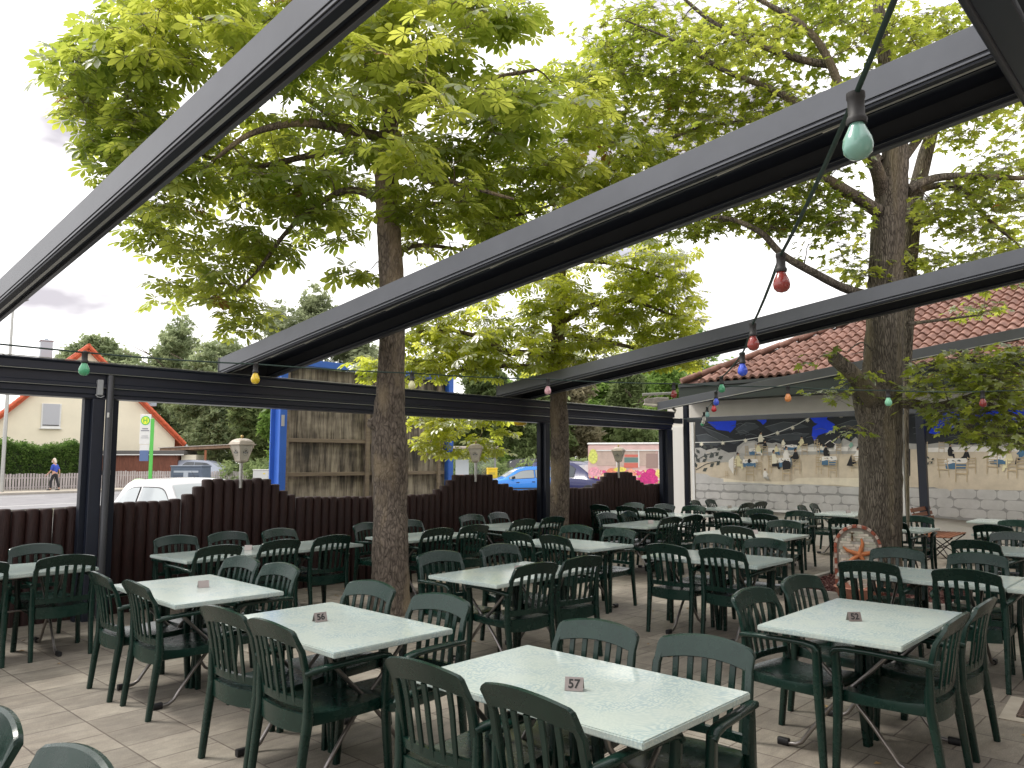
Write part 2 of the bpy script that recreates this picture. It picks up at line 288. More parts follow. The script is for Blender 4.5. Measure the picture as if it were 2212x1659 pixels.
# ------------------------------------------------------------------ chairs
def make_chair():
    t = thing('garden_chair', label='x', cat='chair', group='dark green plastic garden chairs')
    b = MB()
    arc = lambda y: 1-(y/.24)**2
    ys = [-.212+.424*i/10 for i in range(11)]
    # top rail: arched upwards, bowed backwards
    loops = []
    for y in [-.236, -.228] + ys + [.228, .236]:
        k = max(0, arc(y)); e = 1 if abs(y) < .22 else (.86 if abs(y) < .23 else .55)
        zt = .852 + .036*k - (0 if e == 1 else (.007 if e > .8 else .02)); zb = .762 + .032*k; x = -.312 - .035*k; x2 = x + .030
        th = .011
        loops.append([(x-th-.012, y, zt), (x+.004-.012, y, zt+.004), (x+th-.006, y, zt-.003), (x2+th, y, zb+.004), (x2+th-.004, y, zb), (x2-th, y, zb)])
    b.loft(loops)
    for s in (-1, 1):
        b.bar([(-.222, s*.222, .44), (-.232, s*.224, .52), (-.250, s*.226, .64), (-.276, s*.224, .75), (-.304, s*.216, .80)],
              [(.034,.034), (.036,.032), (.038,.030), (.038,.026), (.032,.020)], (0,1,0), ch=.35)
    for i in range(5):
        y = (i-2)*.0700; k = arc(y)
        b.bar([(-.236-.030*k, y*.93, .485), (-.250-.036*k, y*.95, .60), (-.266-.035*k, y*.98, .70), (-.287-.034*k, y, .790)], [(.026,.012), (.027,.012), (.029,.012), (.030,.012)], (0,1,0), ch=.4)
    loops = []
    for i in range(9):
        y = -.212+.424*i/8; k = arc(y); x = -.228-.032*k
        loops.append([(x-.014, y, .512), (x+.012, y, .512), (x+.014, y, .478), (x-.010, y, .470)])
    b.loft(loops)
    b.build('backrest', mGreen, t, smooth=30)
    s_ = MB(); loops = []
    for x, dz, w in ((-.245,.010,.185), (-.225,.006,.212), (-.12,-.006,.222), (0,-.010,.228), (.12,-.004,.230), (.205,.002,.226), (.238,-.004,.215), (.252,-.022,.20)):
        top = []
        for i in range(9):
            y = -w + 2*w*i/8; top.append((x, y, .432+dz - .014*(1-(y/w)**2)*(1 if x > -.2 else .5)))
        edge = 0 if x < .23 else .012
        loops.append([(x, -w-.004, .415+dz-edge), *top, (x, w+.004, .415+dz-edge), (x*.985, w+.002, .372), (x*.985, w-.03, .362), (x*.985, -w+.03, .362), (x*.985, -w-.002, .372)])
    s_.loft(loops)
    loops = []  # rear skirt, bulging down and back
    for i in range(9):
        y = -.205+.41*i/8; k = arc(y); x = -.232-.034*k
        loops.append([(x-.008, y, .438), (x+.02, y, .434), (x+.02, y, .375), (x-.008, y, .352-.012*k)])
    s_.loft(loops)
    s_.build('seat', mGreen, t, smooth=40)
    for s in (-1, 1):
        MB().bar([(-.262, s*.243, .640), (-.235, s*.258, .652), (-.12, s*.268, .662), (.04, s*.272, .668), (.17, s*.270, .668), (.225, s*.268, .658), (.246, s*.266, .634)],
                 [(.030,.030), (.042,.028), (.048,.026), (.050,.026), (.052,.026), (.052,.028), (.046,.026)], (0,1,0), ch=.45).build('armrest', mGreen, t, smooth=50)
    for s in (-1, 1):
        MB().bar([(.250, s*.262, 0), (.236, s*.252, .25), (.228, s*.248, .42), (.232, s*.262, .655)], [(.030,.038), (.034,.044), (.038,.050), (.036,.044)], (0,1,0), ch=.3).build('leg', mGreen, t, smooth=50)
        MB().bar([(-.292, s*.232, 0), (-.262, s*.232, .25), (-.238, s*.234, .42), (-.246, s*.240, .655)], [(.034,.034), (.038,.040), (.044,.046), (.030,.030)], (0,1,0), ch=.3).build('leg', mGreen, t, smooth=50)
    return t
TN = dict(A='table 57', R='table 52', B='table 56', C='the table beside the left post', D='the long table by the left lantern', E='the table at the left picture edge',
 F='the table right of the thick trunk', G='the table behind the thick trunk', H='the fence table under the middle lantern', I='the table before the slender trunk',
 J='the table right of the slender trunk', K='the long table under the right lantern', L='the corner table by the mural', M='the middle table before the mural',
 N='the table left of the starfish fountain', O='the table left of the gravel bed', P='the mural table left of the maple', Q='the table behind the maple trunk',
 S='the table behind table 52', U='the right-edge table with the white jug', V='the right-edge table behind the jug', Z='the lower left picture corner')
# x, y of the back's top, facing, small turn, table, place
CH = [(2.51,8.79,'-y',-3,'E','far side'),(2.46,7.57,'y',-4,'E','near side right'),(1.78,7.58,'y',-3,'E','near side left'),
(3.84,8.68,'-y',-4,'D','fence side left'),(4.46,8.70,'-y',-3,'D','fence side middle'),(5.13,8.66,'-y',3,'D','fence side right'),
(3.73,7.36,'y',0,'D','near side left'),(4.41,7.40,'y',2,'D','near side middle'),(5.10,7.44,'y',-2,'D','near side right'),
(2.21,6.22,'x',-3,'C','left side farther'),(2.22,5.60,'x',-2,'C','left side nearer'),(3.44,6.31,'-x',8,'C','right side farther'),(3.42,5.67,'-x',5,'C','right side nearer'),
(2.17,4.29,'x',3,'B','left side farther'),(2.16,3.73,'x',-1,'B','left side nearer'),(3.34,4.38,'-x',5,'B','right side farther'),(3.31,3.63,'-x',6,'B','right side nearer'),
(2.16,2.54,'x',1,'A','left side farther'),(2.15,1.94,'x',-3,'A','left side nearer'),(3.32,2.45,'-x',5,'A','right side farther'),(3.37,1.86,'-x',6,'A','right side nearer'),
(6.42,8.62,'-y',6,'G','fence side left'),(7.10,8.58,'-y',3,'G','fence side right'),(6.52,7.26,'y',-5,'G','near side left'),(7.18,7.30,'y',-6,'G','near side right'),
(8.44,8.78,'-y',-6,'H','fence side left'),(9.10,8.80,'-y',4,'H','fence side right'),(8.33,7.50,'y',-3,'H','near side left'),(9.03,7.53,'y',-6,'H','near side right'),
(4.79,5.44,'-y',-8,'F','far side left'),(5.60,5.46,'-y',-8,'F','far side right'),(4.88,4.22,'y',-7,'F','near side left'),(5.50,4.22,'y',-8,'F','near side right'),
(6.74,6.22,'x',-3,'I','left side farther'),(6.72,5.62,'x',-5,'I','left side nearer'),(8.00,6.26,'-x',8,'I','right side farther'),(7.97,5.62,'-x',0,'I','right side nearer'),
(10.22,7.52,'-y',-5,'J','far side left'),(10.78,7.45,'-y',6,'J','far side right'),(10.15,6.22,'y',-6,'J','near side left'),(10.77,6.20,'y',-7,'J','near side right'),
(11.98,8.92,'x',-5,'K','left side farthest'),(11.95,8.30,'x',-2,'K','left side middle'),(11.90,7.64,'x',-5,'K','left side nearest'),
(13.05,8.84,'-x',5,'K','right side farthest'),(13.08,8.20,'-x',-3,'K','right side middle'),(13.00,7.48,'-x',4,'K','right side nearest'),
(14.75,8.50,'-y',8,'L','fence side left'),(15.33,8.48,'-y',5,'L','fence side right'),(14.55,7.19,'y',-6,'L','near side left'),(15.20,7.22,'y',-6,'L','near side right'),
(11.63,6.14,'x',-2,'M','left side farther'),(11.66,5.50,'x',-6,'M','left side nearer'),(12.88,6.13,'-x',5,'M','right side farther'),(12.84,5.42,'-x',4,'M','right side nearer'),
(9.21,4.72,'x',-5,'N','left side'),(10.62,4.68,'-x',8,'N','right side'),
(6.77,4.27,'x',3,'O','left side farther'),(6.79,3.67,'x',2,'O','left side nearer'),(8.03,4.38,'-x',1,'O','right side farther'),(7.99,3.75,'-x',3,'O','right side nearer'),
(14.55,6.15,'-y',7,'P','far side left'),(15.16,6.17,'-y',6,'P','far side right'),
(11.72,4.34,'x',4,'Q','left side farther'),(11.50,3.62,'x',-3,'Q','left side nearer'),(12.82,3.61,'-x',8,'Q','right side'),
(6.77,2.36,'x',6,'S','left side farther'),(6.75,1.62,'x',2,'S','left side nearer'),(7.99,2.42,'-x',7,'S','right side farther'),(8.02,1.76,'-x',7,'S','right side nearer'),
(4.78,2.39,'-y',-6,'R','far side left'),(5.54,2.41,'-y',-9,'R','far side right'),(4.78,1.17,'y',0,'R','near side left'),(5.42,1.17,'y',-1,'R','near side right'),
(9.29,2.08,'x',-5,'U','left side'),(11.66,2.40,'x',-6,'V','left side'),(10.67,2.00,'-x',3,'U','right side'),(12.85,2.40,'-x',-4,'V','right side'),
(.86,2.42,'-x',5,'Z','right'),(.80,3.02,'-x',4,'Z','left')]
YW = {'x': 0, '-x': PI, 'y': PI/2, '-y': -PI/2}
proto = make_chair(); used = False
for x, y, d, j, t, pl in CH:
    a = YW[d] + R(j); ax = YW[d]
    loc = (x+.345*math.cos(ax), y+.345*math.sin(ax), 0)
    if t == 'Z': lab = f'green plastic armchair cut off at {TN[t]}, {pl} one of two'
    else: lab = f'green plastic armchair, {pl} of {TN[t]}'
    if not used: proto.location = loc; proto.rotation_euler = (0, 0, a); proto['label'] = lab; used = True
    else: dup(proto, loc, a, lab)

# ------------------------------------------------------------------ tables
def table_mat():
    m = bpy.data.materials.new('pale_mosaic_laminate'); m.use_nodes = True; nt = m.node_tree; N = nt.nodes; L = nt.links
    b = N['Principled BSDF']; b.inputs['Roughness'].default_value = .16; b.inputs['Specular IOR Level'].default_value = .55
    tc = N.new('ShaderNodeTexCoord')
    nd = N.new('ShaderNodeTexNoise'); nd.inputs['Scale'].default_value = 3; L.new(tc.outputs['Object'], nd.inputs[0])
    sv = N.new('ShaderNodeVectorMath'); sv.operation = 'SCALE'; sv.inputs['Scale'].default_value = .35; L.new(nd.outputs['Color'], sv.inputs[0])
    av = N.new('ShaderNodeVectorMath'); av.operation = 'ADD'; L.new(tc.outputs['Object'], av.inputs[0]); L.new(sv.outputs[0], av.inputs[1])
    v = N.new('ShaderNodeTexVoronoi'); v.inputs['Scale'].default_value = 62; v.inputs['Randomness'].default_value = .55; L.new(av.outputs[0], v.inputs['Vector'])
    cr = N.new('ShaderNodeValToRGB'); cr.color_ramp.elements[0].position = .25; cr.color_ramp.elements[1].position = .62
    cr.color_ramp.elements[0].color = (.52,.585,.54,1); cr.color_ramp.elements[1].color = (.36,.45,.455,1); L.new(v.outputs['Distance'], cr.inputs[0])
    n = N.new('ShaderNodeTexNoise'); n.inputs['Scale'].default_value = 5; n.inputs['Detail'].default_value = 3; L.new(tc.outputs['Object'], n.inputs[0])
    cr2 = N.new('ShaderNodeValToRGB'); cr2.color_ramp.elements[0].position = .4; cr2.color_ramp.elements[1].position = .62; L.new(n.outputs['Fac'], cr2.inputs[0])
    mx = N.new('ShaderNodeMixRGB'); mx.inputs[2].default_value = (.49,.55,.505,1); L.new(cr.outputs[0], mx.inputs[1])
    ms = N.new('ShaderNodeMath'); ms.operation = 'MULTIPLY'; ms.inputs[1].default_value = .7; L.new(cr2.outputs[0], ms.inputs[0]); L.new(ms.outputs[0], mx.inputs[0])
    L.new(mx.outputs[0], b.inputs['Base Color']); return m
mTop = table_mat(); mTopW = M('pale_laminate_edge', (.66,.68,.66), .35)
mLegT = M('grey_steel_tube', (.30,.28,.27), .3, .9, var=.15, scale=9)
def make_table(L_=1.25, W_=.8, name='folding_table'):
    t = thing(name, cat='table', group='pale folding bistro tables')
    MB().box((0,0,.7245), (W_, L_, .031)).build('tabletop', mTop, t, smooth=40, bevel=.005, segs=2)
    fm = MB()
    for s in (-1, 1): fm.bar([(s*.27, -.40, .698), (s*.27, .40, .698)], (.022,.02), (0,0,1))
    for s in (-1, 1): fm.bar([(-.27, s*.36, .698), (.27, s*.36, .698)], (.018,.018), (0,0,1))
    fm.tube([(0, -.36, .372), (0, .36, .372)], .009, 8)
    fm.build('frame', mLegT, t, smooth=50)
    for sy in (-1, 1):
        for sx in (-1, 1):
            y = sy*(.365 if sx > 0 else .335)
            pts = [(-sx*.27, y, .69), (-sx*.245, y, .62), (-sx*.13, y, .50), (0, y, .375), (sx*.125, y, .23), (sx*.235, y, .085), (sx*.265, y, .042), (sx*.30, y, .022), (sx*.36, y, .016)]
            lg = MB().tube(pts, .0125, 10).build('leg', mLegT, t, smooth=50)
            MB().bar([(sx*.345, y, .021), (sx*.41, y, .021)], (.036,.042), (0,1,0), ch=.4).build('rubber_foot', mRub, lg, smooth=50)
    return t
TB = [('A',2.75,2.20,0,57,'pale mosaic folding table with steel plate number 57 in the foreground'),
('B',2.76,4.03,-1,56,'pale mosaic folding table with steel plate 56, in front of the thick trunk'),
('C',2.80,5.91,-2,1,'pale mosaic folding table between four chairs beside the left pergola post'),
('R',5.07,1.77,90,52,'pale mosaic folding table with steel plate number 52 at the right'),
('F',5.08,4.73,91,1,'pale folding table just right of the thick trunk with chairs on long sides'),
('S',7.35,2.02,0,1,'pale folding table with a steel plate directly behind table 52'),
('T',7.37,.76,0,0,'pale folding table cut by the right edge, joined end to end behind table 52'),
('O',7.26,3.96,1,0,'pale folding table left of the red gravel tree bed'),
('I',7.30,5.87,-2,0,'pale folding table in front of the slender trunk, chairs left and right'),
('G',6.74,7.86,91,0,'pale folding table partly hidden behind the thick chestnut trunk'),
('H',8.76,8.14,91,1,'pale folding table at the fence below the middle lantern'),
('E',2.12,8.10,89,0,'pale folding table cut by the left edge, left of the pergola post'),
('J',10.38,6.82,91,1,'pale folding table with small steel plate right of the slender trunk'),
('L',14.92,7.86,90,1,'pale folding table in the fence corner below the mural'),
('M',12.25,5.85,0,0,'pale folding table in the middle before the mural, ringed by four chairs'),
('N',9.86,4.86,0,1,'pale folding table with steel plate left of the starfish fountain'),
('P',15.00,5.50,90,1,'pale folding table with bare steel legs at the mural, left of maple trunk'),
('Q',12.15,3.90,0,0,'pale folding table partly hidden behind the maple trunk'),
('U',10.02,1.68,0,0,'pale folding table at the right edge carrying the small white jug'),
('V',12.25,2.10,0,0,'pale folding table behind the jug table, seen through a chair back'),
('W',14.70,2.72,0,1,'pale folding table against the wall right of the brown slatted chair')]
def make_plate(num):
    t = thing('table_number', cat='table number', group='steel table number plates')
    m = MB(); th = .0012
    for s in (-1, 1):
        m.bar([(s*.024, 0, .001), (0, 0, .052)], (.078, .0016), (0,1,0), ch=.1)
    m.build('plate', mPlate, t)
    if num > 1:
        a = math.atan2(.051, .024)
        # front faces -x
        M4 = Matrix.Translation((-.0145, 0, .027)) @ Matrix.Rotation(-PI/2, 4, 'Z') @ Matrix.Rotation(a, 4, 'X')
        poly_text(str(num), .050, mInk, M4, 'digits', t)
    return t
tproto = make_table(); tlong = make_table(2.12, .8); protoP = {}
PQ = [onground(*q) for q in ((1241,1490,.7405),(1845,1341,.7405),(691,1342,.7405))]
PL = {57: (PQ[0].x,PQ[0].y,31,'steel number plate 57 on the nearest table'), 52: (PQ[1].x,PQ[1].y,42,'steel number plate 52 on the right table'), 56: (PQ[2].x,PQ[2].y,80,'steel number plate 56 on the table before the thick trunk')}
first = True
for k, x, y, rz, num, lab in TB:
    if first: tt = tproto; tt.location = (x, y, 0); tt.rotation_euler = (0, 0, R(rz)); tt['label'] = lab; first = False
    else: tt = dup(tproto, (x, y, 0), R(rz), lab)
    if num:
        if num > 1: px, py, pr, pl = PL[num]
        else: px, py, pr, pl = x+.05, y-.03, {'S': 100, 'C': 75, 'F': 60}.get(k, 40), 'small folded steel number plate on ' + TN.get(k, 'the wall table under the right mural')
        key = num
        if key not in protoP: protoP[key] = make_plate(num); p = protoP[key]; p.location = (px, py, .7405); p.rotation_euler = (0, 0, R(pr))
        else: p = dup(protoP[key], (px, py, .7405), R(pr))
        p['label'] = pl
tlong.location = (4.52, 7.95, 0); tlong.rotation_euler = (0, 0, R(91.5)); tlong['label'] = 'long pale table with six chairs along the fence by the left lantern'
k2 = dup(tlong, (12.48, 8.08, 0), 0, 'long pale table with six chairs at the fence under the right lantern')
p = dup(protoP[1], (4.36,7.98,.7405), R(50)); p['label'] = 'small folded steel number plate on the long table by the left lantern'
p = dup(protoP[1], (12.4,8.0,.7405), R(50)); p['label'] = 'small folded steel number plate on the long table under the right lantern'
# jug
t = thing('milk_jug', (9.93,1.60,.7405), 0, 'small white jug with red rim at the right picture edge', 'jug')
MB().lathe([(.028,0),(.036,.02),(.038,.05),(.028,.085),(.032,.105),(.030,.105),(.024,.08)], n=16).build('body', mWhite, t, smooth=60)
MB().tube([(.03,0,.09),(.06,0,.08),(.058,0,.045),(.034,0,.03)], .005, 6).build('handle', M('red_glaze', (.5,.03,.03), .3), t, smooth=60)
# ------------------------------------------------------------------ pergola
PG = thing('pergola', (3.2, 9.1, 0), 0, 'anthracite metal terrace pergola with open roof beams over the tables', 'pergola')
def pb(mb, name, mats, parent=PG, **k):
    mb.xf(Matrix.Translation((-3.2, -9.1, 0))) if parent is PG else None
    return mb.build(name, mats, parent, **k)
T = lambda Y: 2.97+.125*(9.2-Y)
prof = [(9.04,2.765),(9.04,2.75),(9.07,2.735),(9.07,2.655),(9.12,2.64),(9.12,2.545),(9.105,2.54),(9.105,2.50),(9.13,2.485),(9.13,2.43),(9.15,2.425),(9.15,2.385),(9.36,2.385),(9.36,2.765)]
pb(MB().prism(prof, 'x', -3.5, 14.95), 'gutter_beam', mGut, bevel=.003)
pb(MB().tube([(-3.5,9.045,2.772),(14.95,9.045,2.772)], .005, 6).tube([(-3.5,9.066,2.650),(14.95,9.066,2.650)], .0035, 6).tube([(-3.5,9.10,2.498),(14.95,9.10,2.498)], .003, 6), 'highlight_drip_edge', mAlu)  # pale tubes painting the gutter's highlight lines at edge and steps
g = MB()
for k in range(17): g.tube([(-3+k*1.05, 9.20, 2.765),(-3+k*1.05, 9.20, 2.79)], .01, 6)
pb(g, 'bolt_row', mAlu)
def post(x0, x1):
    m = MB(); m.box(((x0+x1)/2, 9.2, 1.19), (x1-x0, .17, 2.38)); return m
pb(post(3.10,3.225), 'post', mGut, bevel=.004)
pb(post(10.66,10.78), 'post', mGut, bevel=.004)
pb(post(14.70,14.93), 'post', mGut, bevel=.004)
for a, b_ in ((3.04,3.10),(3.29,3.395),(10.60,10.66),(10.78,10.84),(14.62,14.70)):
    pb(MB().box(((a+b_)/2, 9.235, 1.19), (b_-a, .09, 2.38)), 'screen_jamb', mAnthD, bevel=.003)
for x in (3.26,):
    pb(MB().tube([(x,9.09,.03),(x,9.09,2.64)], .038, 16).tube([(x,9.09,1.55),(x,9.09,1.60)], .043, 16), 'downpipe', mAnth, smooth=50)
pb(MB().box((3.155,9.10,2.50), (.06,.05,.17)), 'sensor_box', M('light_grey_plastic', (.35,.36,.38), .5), bevel=.006)
pb(MB().tube([(3.11,9.09,2.42),(3.13,9.08,2.395),(3.165,9.08,2.39),(3.195,9.08,2.41)], .006, 6), 'sensor_cable', M('light_grey_plastic', (0,0,0)), smooth=60)
pb(MB().box((3.235,9.045,2.20), (.02,.02,.055)), 'switch', mWhite, bevel=.004)
def beam(X0, Yend, wide, name='roof_beam'):
    """sloping beam along Y: a near rail, and for wide ones a recessed tray and a far rail"""
    m = MB(); y0, y1 = 9.22, Yend
    def rail(xa, xb, top, bot, mat=0):
        m.loft([[(xa,y,T(y)+bot),(xb,y,T(y)+bot),(xb,y,T(y)+top),(xa,y,T(y)+top)] for y in (y0,y1)], mat)
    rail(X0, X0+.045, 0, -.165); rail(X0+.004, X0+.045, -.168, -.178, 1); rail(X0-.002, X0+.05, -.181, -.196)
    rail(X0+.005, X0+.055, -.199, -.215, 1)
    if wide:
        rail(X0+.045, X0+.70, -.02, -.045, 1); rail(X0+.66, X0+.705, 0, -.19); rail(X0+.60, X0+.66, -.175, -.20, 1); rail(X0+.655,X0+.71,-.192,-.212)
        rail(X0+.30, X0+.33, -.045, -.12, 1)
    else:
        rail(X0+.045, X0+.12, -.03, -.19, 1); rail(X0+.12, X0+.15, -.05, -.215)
    o = pb(m, name, [mAnth, mAnthD], bevel=.002)
    pb(MB().loft([[(X0+.052,y,T(y)-.216),(X0+.075,y,T(y)-.216),(X0+.075,y,T(y)-.200),(X0+.052,y,T(y)-.200)] for y in (y0,y1)]), 'highlight_strip', mAlu)  # light grey strip paints the highlight along the near rail's lower edge
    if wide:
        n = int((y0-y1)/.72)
        for i in range(n):  # pale bars for bright slits of sky; the brightness is painted in
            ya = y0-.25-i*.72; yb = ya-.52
            pb(MB().loft([[(X0+.105+dx,y,T(y)-.185),(X0+.125+dx,y,T(y)-.185),(X0+.125+dx,y,T(y)-.165),(X0+.105+dx,y,T(y)-.165)] for y, dx in ((ya,.03),(yb,0))]), 'bright_slit_strip', M('pale_slit_colour', (.62,.60,.52), .5))
    # end plate
    w = .71 if wide else .15
    pb(MB().box((X0+w/2, y0+.004, T(y0)-.10), (w+.012, .012, .225)), 'end_plate', mAnth)
    return o
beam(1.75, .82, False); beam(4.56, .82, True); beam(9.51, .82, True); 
m = MB(); X0 = 14.50
m.loft([[(X0,y,T(y)-.16),(X0+.06,y,T(y)-.16),(X0+.06,y,T(y)),(X0,y,T(y))] for y in (9.22,.95)])
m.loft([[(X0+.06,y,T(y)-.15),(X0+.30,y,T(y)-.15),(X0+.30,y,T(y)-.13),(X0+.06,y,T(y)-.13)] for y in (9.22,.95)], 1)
pb(m, 'roof_beam', [mAnth, mAnthD], bevel=.002)
pb(MB().loft([[(X0-.004,y,T(y)-.175),(X0+.02,y,T(y)-.175),(X0+.02,y,T(y)-.162),(X0-.004,y,T(y)-.162)] for y in (9.22,.95)]), 'highlight_strip', mAlu)  # pale strip drawn in as this beam's lower edge highlight
# house-side cross beam and cassette, wall-side transom and posts
m = MB().box((6.5,.72,3.93), (17,.16,.26)); m.tube([(-2,.80,3.80),(15,.80,3.80)], .022, 10)
pb(m, 'front_beam', mGut, bevel=.004)
pb(MB().tube([(-2,.818,3.822),(15,.818,3.822)], .006, 6), 'highlight_strip', mAlu)  # pale tube painting the highlight on the front beam's lower edge
pb(MB().box((6.5,.60,3.86), (17,.05,.10)), 'front_channel', mAnthD)
pb(MB().box((15.28,4.3,2.60), (.09,9.4,.10)), 'transom', mAnth, bevel=.003)
pb(MB().box((15.28,4.22,1.28), (.10,.14,2.54)), 'post', mGut, bevel=.004)
pb(MB().box((15.28,8.98,1.52), (.10,.10,3.02)), 'post', mAnthD, bevel=.004)
pb(MB().box((15.12,9.12,2.58), (.35,.09,.11)), 'transom', mAnth, bevel=.003)
# awning fabric store above the front beam
t = thing('retracted_awning', (6.5,0,4.0), 0, 'light grey retracted awning cassette at the top right corner', 'awning')
m = MB()
for i in range(5): m.box((0,.50-i*.13,-.16+.02*(i%2)), (17,.11,.05))
m.build('folded_fabric', M('grey_awning_fabric', (.42,.39,.36), .8, var=.05), t, bevel=.01)

# ------------------------------------------------------------------ palisade fences
mLog = M('dark_red_brown_stain', (.017,.0065,.006), .6, var=.4, scale=5, stretch=(3,3,.6), bump=.4, bscale=30, spec=.28, col2=(.032,.012,.010))
def topz(x):
    z = 1.235 - .055*max(0, min(1, (x-5.6)/1.5)) if x > 3.4 else 1.20
    if x > 7: z = 1.19
    if x > 13.9: z = 1.21
    for c in (4.995, 9.19, 13.30):
        d = abs(x-c)
        if d < .46: z = 1.475
        elif d < .60: z = max(z, 1.39)
        elif d < .735: z = max(z, 1.31)
        elif d < .865: z = max(z, 1.255)
    return z
def logs(x0, x1, label):
    t = thing('palisade_fence', (x0, 9.42, 0), 0, label, 'fence', 'palisade fence sections between the pergola posts')
    x = x0; i = 0
    while x < x1-.04:
        w = random.uniform(.124, .136); r = w/2+.0015; gap = 0 if random.random() < .88 else .011
        z = topz(x+w/2) + random.uniform(-.008, .008); lean = random.uniform(-.006, .006)
        prof = [(r,0),(r*1.01,z*.5),(r,z-.016),(r-.012,z-.002),(r*.5,z+.001)]
        m = MB().lathe(prof, (0,0,0), 14); m.v = [(p[0]+lean*p[2], p[1], p[2]) for p in m.v]
        m.build('palisade_log', mLog, t, smooth=45, loc=(x+w/2-x0, random.uniform(-.008,.008), 0)); x += w+gap; i += 1
    return t
logs(-3.4, 3.17, 'dark red-brown palisade fence section left of the thick pergola post')
logs(3.32, 10.72, 'dark red-brown palisade fence section with two stepped mounds carrying lanterns')
logs(10.76, 14.86, 'dark red-brown palisade fence section with one stepped mound near the mural wall')
# lanterns
mCream = M('cream_enamel', (.50,.44,.36), .45, var=.15, scale=7); mFrost = M('milky_lantern_pane', (.56,.52,.44), .35, var=.12, scale=6)
mGalv = M('galvanised_pipe', (.45,.45,.43), .35, .8, var=.1, scale=20)
def lantern():
    t = thing('lantern', cat='lantern', group='cream lanterns on the stepped fence')
    MB().tube([(0,0,-.44),(0,0,.04)], .030, 14).tube([(0,0,-.18),(0,0,-.12)], .026, 14).build('pole', mGalv, t, smooth=50)
    q = PI/4
    MB().lathe([(.03,0),(.10,.03),(.115,.045),(.115,.055)], n=4, sq=q).build('base', mCream, t, bevel=.003)
    g = MB(); g.lathe([(.10,.055),(.205,.335)], n=4, sq=q); g.build('glass', mFrost, t)
    f = MB()
    for k in range(4):
        a = q+k*PI/2; c, s = math.cos(a), math.sin(a)
        f.bar([(.104*c,.104*s,.052),(.211*c,.211*s,.338)], (.016,.016), (c,s,0))
    for k in range(4):
        a, b_ = q+k*PI/2, q+(k+1)*PI/2
        for r, z in ((.112,.056),(.210,.334)): f.bar([(r*math.cos(a),r*math.sin(a),z),(r*math.cos(b_),r*math.sin(b_),z)], (.012,.012), (0,0,1))
    f.build('frame', mCream, t)
    prof = [(.262,.335),(.262,.346),(.235,.350),(.215,.385),(.175,.42),(.11,.445),(.03,.455)]
    rf = MB().lathe(prof, n=4, sq=q).build('roof', mCream, t, bevel=.006, segs=2, smooth=50)
    MB().lathe([(.008,.452),(.012,.462),(.026,.475),(.03,.49),(.024,.505),(.008,.515)], n=12).build('finial', M('brass', (.5,.36,.14), .3, .8), rf, smooth=60)
    for k in range(4):   # emblem on every pane: thin oval ring with a dark banner
        a = k*PI/2; sl = math.atan2(.105*math.cos(q), .28)
        m = MB(); n = 22; ro, ri = (.048,.068), (.045,.065)
        vs = []; 
        for j in range(n): 
            c, s = math.cos(2*PI*j/n), math.sin(2*PI*j/n); vs += [(0, ro[0]*c, ro[1]*s), (0, ri[0]*c, ri[1]*s)]
        m.add(vs, [(2*j, (2*j+2)%(2*n), (2*j+3)%(2*n), 2*j+1) for j in range(n)])
        m.add([(.001,-.054,.016),(.001,-.03,.010),(.001,0,.018),(.001,.03,.010),(.001,.054,.016),(.001,.05,0),(.001,.054,-.016),(.001,.03,-.012),(.001,0,-.02),(.001,-.03,-.012),(.001,-.054,-.016),(.001,-.05,0)], [tuple(range(12))])
        m.add([(.001,-.016,.024),(.001,.016,.024),(.001,.010,.042),(.001,0,.05),(.001,-.010,.042)], [(0,1,2,3,4)])
        m.add([(.002,-.036,-.004),(.002,.036,-.004),(.002,.036,.005),(.002,-.036,.005)], [(0,1,2,3)], 1)
        mt = Matrix.Rotation(a, 4, 'Z') @ Matrix.Translation((.118,0,.20)) @ Matrix.Rotation(sl, 4, 'Y')
        m.xf(mt).build('emblem', [M('emblem_black', (.02,.02,.02), .5), mWhite], t)
    return t
lt = lantern(); lt.location = (4.95, 9.31, 1.67); lt.rotation_euler = (0,0,R(8)); lt['label'] = 'cream lantern on a steel pole on the left stepped mound beside the billboard'
dup(lt, (9.10, 9.31, 1.67), R(40), 'cream lantern in front of the hanging chestnut leaves on the middle mound')
dup(lt, (13.16, 9.31, 1.67), R(20), 'cream lantern in front of the fruit-painted trailer on the right mound')
for o in [lt]+[o for o in COL.objects if o.name.startswith('lantern.')]: o.scale = (.70,.70,.70)

